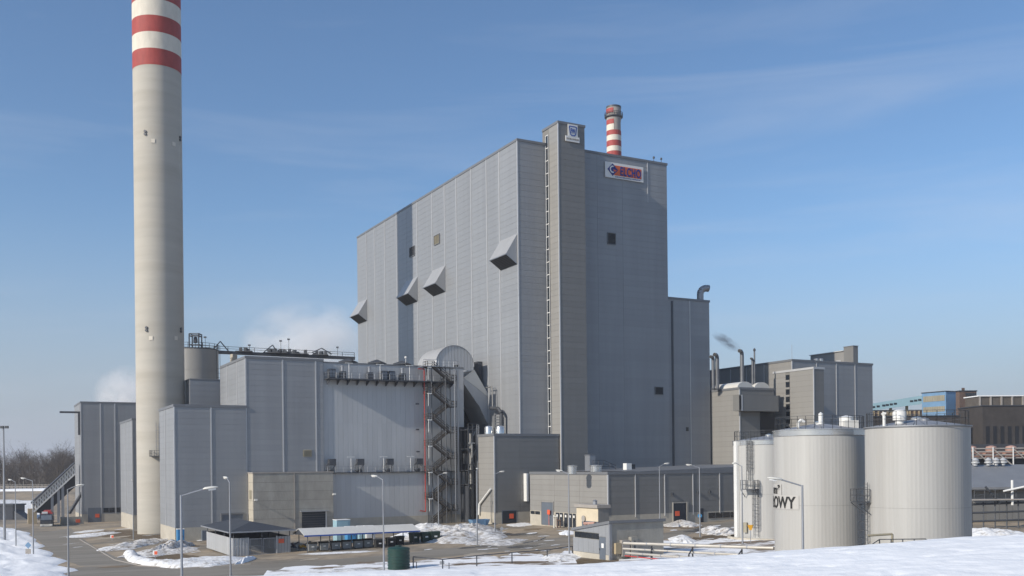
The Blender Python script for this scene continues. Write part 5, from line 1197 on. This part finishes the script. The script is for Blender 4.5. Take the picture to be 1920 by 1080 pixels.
lamp(718.5, 106.5, 9.6, -.6, .3, 'street lamp beside the green water tank', .8)
lamp(822, 181, 9.3, .9, .2, 'street lamp at the foot of the steel stair', 1.0)
lamp(894, 139, 10.2, .15, 1, 'street lamp in front of the dirty snow heap', .4, .5)
lamp(927.5, 158, 9.6, .9, .1, 'street lamp rising in front of the annex door', .9)
lamp(1066.5, 118, 9.9, -.8, .2, 'street lamp at the corner of the mono pitch substation', .8)
lamp(1237, 146, 10.6, .8, .1, 'street lamp behind the substation roof end', .8)
lamp(1312, 136, 10.4, -.9, .1, 'street lamp beside the rubble snow before the pump hall door', 1.1)
lamp(1391.5, 122, 10.6, -.9, .2, 'thin street lamp in front of the tank with the white duct', .7, .5)
lamp(1504.5, 58, 9.65, -1, .12, 'large grey street lamp in front of the lettered tank', 1.25)
x_, Y_ = FY(8, 950, 195)[0], 195
fm = thing('floodlight_mast', 'tall floodlight mast on the snowy verge', 'mast', (x_, Y_, G(x_, Y_))); h = FY(8, 801, Y_)[1]-G(x_, Y_)
MB().bar((0, 0, 0), (0, 0, h), .26, 10, .14).build('pole', M['steel'], fm, True); MB().bar((-1.6, 0, h), (.9, 0, h), .08).build('cross_arm', M['steel'], fm)
for a in (-1.4, -.2, .7): MB().box(a-.3, a+.3, -.35, .1, h-.25, h+.25).build('floodlight', M['dsteel'], fm)

# ================================================================== works to the east
def gbox(name, lab, px0, px1, Y, yt, zb, d, m, cat='building', roof='droof', rz=ANG):
    x0, zt_ = FY(px0, yt, Y); a = ray(px1, yt)[0]
    # width along the grid from the corner
    t = (a*Y - x0) / (math.cos(rz) - a*math.sin(rz)); r = thing(name, lab, cat, (x0, Y, zb), rz)
    MB().box(0, t, 0, d, -.5, zt_-zb).build('wall', M[m], r); MB().box(-.2, t+.2, -.2, d+.2, zt_-zb, zt_-zb+.35).build('roof', M[roof], r); return r, t, zt_-zb
hl_, w, h = gbox('sooty_hall', 'long dark sooty works hall with a snow covered roof', 1842, 2060, 300, 762, 2.5, 14, 'dhall', rz=R(4))
for i in range(16): MB().box(1.0+w*i/16, 1.0+w*i/16+1.1, -.1, 0, 3, h-6).build('window', M['black'], hl_)
MB().box(.6, w, 3, 11, h+.3, h+3.2).build('clerestory', M['dhall2'], hl_); MB().box(.3, w, 2.6, 11.4, h+3.2, h+3.5).build('clerestory_roof', M['snow'], hl_)
for i in range(10): MB().box(.6+i*3.4, 1.1+i*3.4, 2.7, 3, h+.3, h+3.2).build('clerestory_post', M['fade'], hl_)
for px in (1852, 1908):
    u_ = FY(px, 815, 299)[0]-hl_.location.x; MB().box(u_-.7, u_+.7, -2, -.15, h*.2, h*.5).build('tan_annex', M['tan'], hl_)  # small tan boxes against the hall front
bt, w, h = gbox('brick_tower', 'brown brick head house next to the blue one', 1799, 1831, 330, 734, 2.5, 8, 'brick', rz=R(6))
MB().box(w*.12, w*.3, -.1, 0, h-1.2, h+1.2).build('stair_head', M['brick'], bt); MB().box(w*.35, w*.95, -.08, 0, h-1.6, h-.5).build('window', M['glass'], bt)
MB().box(w, w+2.5, 2, 8, h-5, h-1.5).build('side_landing', M['dsteel'], bt)
x0, zt_ = FY(1773.5, 734, 312); zb2 = FY(1773, 779, 312)[1]; u9, v9 = TOUV(x0, 312)
w = FU(1792, 740, v9)[0]-u9; L9 = FV(1728.5, 740, u9)[0]-v9
bb = plant('blue_head_house', 'blue sheet clad head house with two window bands', 'building', u9, v9, 2.5); h = zt_-2.5; hb = zb2-2.5
MB().box(0, w, 0, L9, hb, h).build('wall', M['fblue'], bb); MB().box(-.2, w+.2, -.2, L9+.2, h, h+.25).build('roof', M['droof'], bb)
for z0_, z1_ in ((.18, .40), (.62, .86)):
    for i in range(9): MB().box(-.08, 0, L9*(.05+.10*i), L9*(.05+.10*i+.092), hb+(h-hb)*z0_, hb+(h-hb)*z1_).build('window', M['louvre_b'], bb)
for y_ in (1.2, L9-1.2): MB().box(.4, 1.2, y_-.4, y_+.4, -.5, hb).build('leg', M['dsteel'], bb)
ga = FY(1632, 764, 322); gb_ = FY(1729, 749, 320)
gl = thing('pale_blue_gallery', 'pale blue conveyor gallery sloping up to the blue head house', 'conveyor', (ga[0], 321, ga[1]))
L = Vector((gb_[0]-ga[0], -1, gb_[1]-ga[1])); hh = 15/F*321
MB().prism([(0, 0, -hh*.4), tuple(L+Vector((0, 0, -hh*.55))), tuple(L+Vector((0, 0, hh*.5))), (0, 0, hh*.45)], (0, 3, 0)).build('side', M['cyan'], gl)
for t in (.01, .10, .21, .28, .36, .44, .76, .84, .92): q = L*t; MB().box(q.x, q.x+1.0, q.y-.12, q.y+.02, q.z-.25, q.z+.35).build('window', M['glass'], gl)
for t in (.42, .75): q = L*t; MB().box(q.x-.3, q.x+.3, 1, 2, -ga[1]+2, q.z-hh*.4).build('trestle', M['tan'], gl)
tw, w, h = gbox('trestle_hall', 'rusty trestle building beneath the pale blue gallery', 1637, 1730, 330, 771, 2.5, 10, 'brick', rz=R(2))
for i in range(11): MB().box(w*i/11, w*i/11+.5, -.25, 0, 0, h).build('column', M['tan'], tw)
for k in (1, 3, 5): MB().box(0, w, -.2, 0, h-k*1.0-.2, h-k*1.0).build('beam', M['dsteel'], tw)
hr_, w, h = gbox('low_dark_roof', 'dark low roof in front of the rusty trestle building', 1620, 1800, 300, 782, 2.5, 25, 'dhall', rz=R(3))

pk = thing('pipe_bridge', 'pipe bridge with white diagonal braces and pinkish coolers', 'pipe bridge', (FY(1812, 850, 175)[0], 175, 2.6), R(2)); z_ = lambda py: FY(1870, py, 175)[1]-2.6
for py in (841, 847, 853, 859): MB().bar((-4, 0, z_(py)), (22, 0, z_(py)), .13, 8).build('pipe', M['fade'], pk)
for i in range(5):
    x_ = 1.0+i*3.6; MB().bar((x_, -.4, -1), (x_, -.4, z_(838)), .14).build('post', M['strip'], pk); MB().bar((x_, -.4, z_(842)), (x_+3.2, -.6, z_(872)), .13).build('brace', M['fade'], pk)
    MB().lathe([(.9, z_(846)), (1.0, z_(842)), (.85, z_(837)), (.2, z_(835))], 12, (x_+.8, 1.8)).build('cooler', M['pink'], pk, True)
    MB().box(x_-.6, x_+2.4, 1.0, 2.6, z_(859), z_(847)).build('cooler_bank', M['pink'], pk)
MB().box(-4, 22, 2.8, 3, -1, z_(832)).build('backing', M['dsteel'], pk)
# grey roofed shed
x0, zr = FY(1800, 872, 152); _, ze = FY(1800, 914, 140)
sd = thing('grey_shed', 'long grey roofed shed beyond the broad tank', 'shed', (FY(1798, 905, 140)[0], 140, 2.1), R(5))
MB().prism([(0, -1, ze-2.1), (0, 12, zr-2.1), (0, 25, ze-2.1), (0, 25, ze-2.4), (0, -1, ze-2.4)], (40, 0, 0)).build('roof', M['roofg'], sd)
for i in range(20): MB().box(.5+2*i, .5+2*i+1.95, .9, 1, -.5, ze-2.4).build('wall_panel', M['dark_clad'], sd)
MB().box(.3, 39, 1, 24, -.5, ze-2.5).build('wall', M['core_b'], sd)
for px in (1839.5, 1865, 1880, 1894): 
    x_, _z = FY(px, 872, 152); q = x_-sd.location.x; MB().lathe([(.3, zr-2.2), (.3, zr-1.9), (.6, zr-1.85), (.6, zr-1.65), (.35, zr-1.55), (.55, zr-1.4), (.1, zr-1.0)], 16, (q, 11)).build('roof_vent', M['strip'], sd, True)
# yard pipework in front of the shed
yp = thing('yard_pipework', 'dark yard pipework with handrails before the grey shed', 'pipework', (FY(1822, 960, 128)[0], 128, 2.0))
b = MB()
for z0_ in (1.1, 2.2, 3.3): b.bar((-.5, 0, z0_), (12, 0, z0_+.3), .14, 8)
b.build('pipe', M['dsteel'], yp)
for i in range(8): MB().bar((i*1.5, 0, -.5), (i*1.5, 0, 3.6+.04*i), .1).build('post', M['dsteel'], yp)
MB().bar((3.6, -1, 5.0), (13, -3, 7.2), .13, 8).build('white_beam', M['wsheet'], yp); MB().bar((5.0, -.5, 3.2), (5.0, -.5, 6.4), .16, 8).build('white_post', M['wsheet'], yp); MB().bar((1.6, -.4, 5.6), (3.4, -.4, 3.4), .15).build('slanted_chute', M['dsteel'], yp)
b = MB(); rail(b, [(0, -.8, 4.0), (12, -.8, 4.4)], 1.1, .05, 1.3); b.build('handrail', M['dsteel'], yp); MB().box(-.4, 12, -.9, .6, 3.85, 4.0).build('walkway', M['fade'], yp)

# ================================================================== snow heaps
def heap(px, py, hw, hd, h, lab, m='dsnow', seed=0, cat='snow heap', rough=.35, name='snow_heap'):
    x0, y0, z0 = FG(px, py); rx = hw/F*y0; ry = abs(FG(px, py-hd)[1]-FG(px, py+hd)[1])/2
    b = MB(); nr, na = 16, 72; vs = [(0, 0, 0)]; fs = []
    def hz(x, y, q):
        n_ = noise.noise((x*.55+seed, y*.55, seed*1.7)); n2 = noise.noise((x*1.7, y*1.7, seed+9)); n3 = noise.noise((x*4.1, y*4.1, seed+3))
        e = max(0, 1-q*q)**.8
        return SLOPE*x + .52*h*e*max(.05, .72+rough*1.3*n_+rough*.4*n2+rough*.2*n3) - .05*q
    vs[0] = (0, 0, hz(0, 0, 0))
    for j in range(1, nr+1):
        for k in range(na):
            t = 2*math.pi*k/na; q = j/nr
            rr = q*(1 + .38*noise.noise((math.cos(t)*1.6+seed, math.sin(t)*1.6, seed)) + .16*noise.noise((math.cos(t)*5, math.sin(t)*5+seed, 2)))
            x, y = rx*rr*math.cos(t), ry*rr*math.sin(t); vs.append((x, y, hz(x, y, q)))
    fs = [(0, 1+k, 1+(k+1) % na) for k in range(na)]
    for j in range(nr-1):
        for k in range(na): a, c = 1+j*na+k, 1+j*na+(k+1) % na; fs.append((a, a+na, c+na, c))
    o = b.add(vs, fs).build(name, M[m], smooth=True, loc=(x0, y0, z0)); tag(o, lab, cat); return o
heap(860, 1003, 95, 13, 3.4, 'large dirty snow heap behind the green bins', 'vdsnow', 1)
heap(800, 993, 45, 7, 2.6, 'grey snow heap at the end of the long shelter', 'dsnow', 2)
heap(930, 1017, 62, 6, .8, 'thawing flat tail of the large dirty snow heap', 'vdsnow', 3)
heap(262, 1021, 40, 8, 2.0, 'rounded dirty snow heap at the chimney foot', 'vdsnow', 4)
heap(215, 1027, 30, 4, .7, 'low snow streak at the road edge below the chimney', 'dsnow', 5)
heap(175, 1003, 40, 4, .8, 'dirty snow streak before the coal house', 'dsnow', 6)
heap(168, 996, 26, 2.4, .5, 'thin snow streak by the coal house door', 'dsnow', 7)
heap(300, 1036, 62, 8, 1.4, 'snow heap on the upper side of the grass island', 'vdsnow', 8)
heap(322, 1030, 26, 9, 3.0, 'pointed snow heap beside the portable toilet', 'vdsnow', 9)
def drift(A, B, h, lab, m, seed, nt=14, sub=7):
    b = MB(); rows = []
    def fine(P): return [(P[k][0]+(P[k+1][0]-P[k][0])*q/sub, P[k][1]+(P[k+1][1]-P[k][1])*q/sub) for k in range(len(P)-1) for q in range(sub)] + [P[-1]]
    A, B = fine(A), fine(B); n = len(A); o = Vector(FG(*A[n//2])); vs = []
    for k in range(n):
        p, q = Vector(FG(*A[k])), Vector(FG(*B[k])); d = q-p; w_ = 1 + .0*d.length
        p = p + d*(.10*noise.noise((k*.35, seed, 0))); q = q + d*(.13*noise.noise((k*.35, seed, 7))); end = min(1, k/3, (n-1-k)/3)
        for i in range(nt+1):
            t = i/nt; c = p.lerp(q, t); e = max(0, math.sin(math.pi*t))**.6 * end
            nn = .65 + .45*noise.noise((c.x*.3, c.y*.3, seed)) + .16*noise.noise((c.x*1.1, c.y*1.1, seed)) + .07*noise.noise((c.x*3.1, c.y*3.1, seed))
            vs.append(tuple(c + Vector((0, 0, h*e*max(.05, nn) - (.06 if e < .01 else 0))) - o))
    fs = [(k*(nt+1)+i, (k+1)*(nt+1)+i, (k+1)*(nt+1)+i+1, k*(nt+1)+i+1) for k in range(n-1) for i in range(nt)]
    ob = b.add(vs, fs).build('snow_heap', M[m], smooth=True, loc=tuple(o)); return tag(ob, lab, 'snow heap')
drift([(232,1036),(230,1042),(240,1053),(272,1061),(322,1066),(388,1064),(468,1053)], [(258,1035),(258,1042),(264,1047),(287,1054),(330,1058),(386,1047),(462,1044)], 1.0, 'curved white snow ridge ringing the grass island', 'dsnow', 10)
heap(461, 1052, 9, 6, 1.3, 'round snow block at the end of the ridge', 'snow', 14)
heap(640, 1036, 80, 2.2, .35, 'thin snow line in front of the bins', 'dsnow', 15)
heap(620, 1075, 110, 9, .8, 'long roadside snow ridge before the bins', 'dsnow', 16)
heap(1062, 1000, 16, 4, .9, 'clean small snow heap beside the substation', 'snow', 17)
heap(975, 984, 26, 3, .7, 'small snow streak before the annex door', 'dsnow', 18)
heap(1272, 983, 34, 6.5, 1.5, 'snow heap with rubble before the dark hall door', 'vdsnow', 19)
heap(1345, 998, 34, 7, 1.6, 'lumpy grey rubble and snow heap beside the tanks', 'vdsnow', 20, rough=.6)
heap(1278, 1013, 24, 6, 1.3, 'white snow heap behind the heating pipes', 'dsnow', 21)
heap(1050, 1046, 40, 7, .9, 'snow ridge at the lamp by the substation', 'dsnow', 22)
heap(1858, 1003, 50, 10, 2.0, 'shaded snow heap behind the broad tank', 'dsnow', 23)
drift([(38,992),(58,1004),(82,1026),(114,1052),(134,1082),(150,1112)], [(-130,992),(-150,1004),(-180,1026),(-220,1052),(-260,1082),(-300,1112)], 1.7, 'broad blue shaded snow bank beside the yard road', 'snow', 24, 44, 10)
heap(10, 994, 40, 5, 1.0, 'rough snow streak beyond the broad roadside bank', 'dsnow', 25)
heap(30, 977, 45, 4, 1.2, 'long snow ridge in front of the dark shed', 'snow', 27)
heap(660, 992, 26, 4, 1.6, 'snow behind the bins under the shelter', 'dsnow', 28)
heap(757, 1007, 26, 5, 1.2, 'snow beneath the shaded end of the shelter', 'snow', 29)
heap(395, 1009, 26, 3.5, .8, 'shaded snow along the ash block wall', 'dsnow', 30)
heap(1300, 1040, 90, 10, .5, 'patchy snow under the heating pipes', 'dsnow', 31)
# wet, muddy and dry patches worn into the yard, and scraps of thin snow
M['wet'] = pm('wet_asphalt', (.085, .08, .075), .3, 0, .15, 1.0)
M['mud'] = pm('mud', (.20, .145, .09), .8, 0, .25, 1.2, bump=.4, bscale=4)
M['dry'] = pm('dry_grit', (.36, .31, .245), .95, 0, .15, 1.5)
def patch_ring(b, px, py, hw, hd, dz, seed, na=26):
    x0, y0, z0 = FG(px, py); rx = hw/F*y0; ry = abs(FG(px, py-hd)[1]-FG(px, py+hd)[1])/2; o = len(b.v)
    b.v.append((x0, y0, z0+dz))
    for k in range(na):
        t = 2*math.pi*k/na; rr = 1 + .45*noise.noise((math.cos(t)*1.7+seed, math.sin(t)*1.7, seed*.37)) + .3*noise.noise((math.cos(t)*4, math.sin(t)*4+seed, 1))
        x, y = rx*rr*math.cos(t)+ry*.3*math.sin(t), ry*rr*math.sin(t); b.v.append((x0+x, y0+y, z0+SLOPE*x+dz))
    b.f += [(o, o+1+k, o+1+(k+1) % na) for k in range(na)]; b.m += [0]*na
random.seed(21)
for nm, m_, dz, n_ in (('dry_patch', 'dry', .026, 9), ('mud_patch', 'mud', .030, 12), ('wet_patch', 'wet', .034, 14)):
    for k in range(n_):
        px = random.choice([random.uniform(130, 480), random.uniform(520, 1060), random.uniform(820, 1060), random.uniform(1240, 1360)])
        py = random.uniform(985, 1000) if px > 1200 else (random.uniform(990, 1040) if px > 700 else random.uniform(1000, 1066))
        b = MB(); patch_ring(b, px, py, random.uniform(10, 34), random.uniform(1.0, 2.6), dz, k*3.1+dz*900); struct(b.build(nm, M[m_]))
b = MB()
for k in range(70):
    px = random.choice([random.uniform(130, 470), random.uniform(880, 1070), random.uniform(800, 1060), random.uniform(1240, 1370), random.uniform(1290, 1450)]); py = random.uniform(992, 1036)
    if px > 1240: py = random.uniform(985, 1030)
    patch_ring(b, px, py, random.uniform(2, 13), random.uniform(.3, 1.3), .05, k*1.7, 18)
struct(b.build('snow_scraps', M['dsnow']), 'stuff')
# snowy field and verge of the far road
def hill(name, px0, px1, Y0, Y1, dz, m, lab, seed):
    b = MB(); nx, ny = 40, 8; vs = []
    for j in range(ny+1):
        Y = Y0+(Y1-Y0)*j/ny
        for i in range(nx+1):
            x = ray(px0+(px1-px0)*i/nx, 930)[0]*Y; e = math.sin(math.pi*j/ny)**.5
            vs.append((x, Y, G(x, Y) + dz*e*max(.1, .8+.6*noise.noise((x*.12, Y*.12, seed)))-.1))
    o = b.add(vs, [(j*(nx+1)+i, j*(nx+1)+i+1, (j+1)*(nx+1)+i+1, (j+1)*(nx+1)+i) for j in range(ny) for i in range(nx)]).build(name, M[m], smooth=True); return tag(o, lab, 'snow heap')
hill('snow_heap', -20, 74, 300, 345, 2.0, 'dsnow', 'broad snow heaps on the field below the far road', 40)
hill('snow_heap', -20, 100, 372, 379, .8, 'snow', 'white snow line along the far road embankment', 41)

# ================================================================== bare wood beyond the far road
def bare_wood():
    random.seed(11); b = MB()
    def tri(p, q, r):
        d = (q-p); s_ = d.cross(Vector((random.uniform(-1, 1), random.uniform(-1, 1), .1))).normalized()*r
        b.add([p-s_, p+s_, q], [(0, 1, 2)])
    def grow(p, d, L, r, lv):
        q = p + d*L
        if lv < 2: b.bar(p, q, r, 4, r*.6)
        else: tri(p, q, r)
        if lv >= 4: return
        for k in range((6, 5, 5, 4)[lv]):
            t = random.uniform(.35, 1.0); o = p.lerp(q, t)
            nd_ = (d + Vector((random.gauss(0, .55), random.gauss(0, .55), random.gauss(.15, .3)))).normalized()
            grow(o, nd_, L*random.uniform(.5, .75), r*.5, lv+1)
    for i in range(125):
        px = random.uniform(-60, 160); Y = random.uniform(440, 560)
        x = ray(px, 900)[0]*Y; z = G(x, Y)-.3
        s_ = random.uniform(.65, 1.05)*(1.25 if 30 < px < 52 or 105 < px < 125 else 1)
        grow(Vector((x, Y, z)), Vector((random.gauss(0, .05), random.gauss(0, .05), 1)).normalized(), 8.6*s_, .24*s_, 0)
        for k in range(3):
            xx = x + random.uniform(-4, 4); grow(Vector((xx, Y-random.uniform(2, 12), z)), Vector((random.gauss(0, .25), 0, 1)).normalized(), 4.0*s_, .12, 1)
    return b.build('bare_wood', M['bark'])
struct(bare_wood(), 'stuff')

# ================================================================== steam and smoke
def plume(name, px, py, Y, hw, hh, dens, col, seed, hd=None, nscale=2.2, lo=.42):
    x, z = FY(px, py, Y); me = bpy.data.meshes.new(name); b = MB(); n = 20
    b.lathe([(math.sin(math.pi*i/12)+1e-4, -math.cos(math.pi*i/12)) for i in range(13)], n)
    o = b.build(name, bpy.data.materials.new(name)); o.location = (x, Y, z); o.scale = (hw/F*Y, hd or hw/F*Y*.5, hh/F*Y)
    m = o.data.materials[0]; m.use_nodes = True; t = m.node_tree; t.nodes.clear(); nw = t.nodes.new; l = t.links.new
    out = nw('ShaderNodeOutputMaterial'); v = nw('ShaderNodeVolumePrincipled'); l(v.outputs[0], out.inputs['Volume'])
    v.inputs['Color'].default_value = (*col, 1); v.inputs['Anisotropy'].default_value = 0
    c = nw('ShaderNodeTexCoord'); ln = nw('ShaderNodeVectorMath'); ln.operation = 'LENGTH'; l(c.outputs['Object'], ln.inputs[0])
    fo = nw('ShaderNodeMapRange'); fo.inputs['From Min'].default_value = 1; fo.inputs['From Max'].default_value = .15; l(ln.outputs['Value'], fo.inputs['Value'])
    nz = nw('ShaderNodeTexNoise'); nz.noise_dimensions = '4D'; nz.inputs['W'].default_value = seed; nz.inputs['Scale'].default_value = nscale; nz.inputs['Detail'].default_value = 4; l(c.outputs['Object'], nz.inputs['Vector'])
    r1 = nw('ShaderNodeMapRange'); r1.inputs['From Min'].default_value = lo; r1.inputs['From Max'].default_value = lo+.3; l(nz.outputs['Fac'], r1.inputs['Value'])
    mu = nw('ShaderNodeMath'); mu.operation = 'MULTIPLY'; l(fo.outputs['Result'], mu.inputs[0]); l(r1.outputs['Result'], mu.inputs[1])
    m2 = nw('ShaderNodeMath'); m2.operation = 'MULTIPLY'; l(mu.outputs[0], m2.inputs[0]); m2.inputs[1].default_value = dens; l(m2.outputs[0], v.inputs['Density'])
    o['kind'] = 'stuff'; return o
plume('steam_cloud', 575, 650, 420, 130, 90, .22, (1, 1, 1), 1.0, 18, 2.2, .36)
plume('steam_cloud', 235, 745, 420, 60, 62, .38, (1, 1, 1), 5.0, 12, 2.2, .36)
plume('smoke_wisp', 1362, 641, 214, 34, 12, 2.6, (.25, .27, .32), 3.0, 1.2, 2.2, .40).rotation_euler = (0, .55, 0)

# ================================================================== winter haze over the whole site
hb = MB().box(-8500, 8500, -700, 8400, -8, 150).build('haze', bpy.data.materials.new('haze')); struct(hb, 'stuff')
hm = hb.data.materials[0]; hm.use_nodes = True; hm.node_tree.nodes.clear()
ho = hm.node_tree.nodes.new('ShaderNodeOutputMaterial'); hv = hm.node_tree.nodes.new('ShaderNodeVolumePrincipled')
hv.inputs['Color'].default_value = (.9, .93, 1, 1); hv.inputs['Density'].default_value = .00016; hv.inputs['Anisotropy'].default_value = .3
hm.node_tree.links.new(hv.outputs[0], ho.inputs['Volume'])
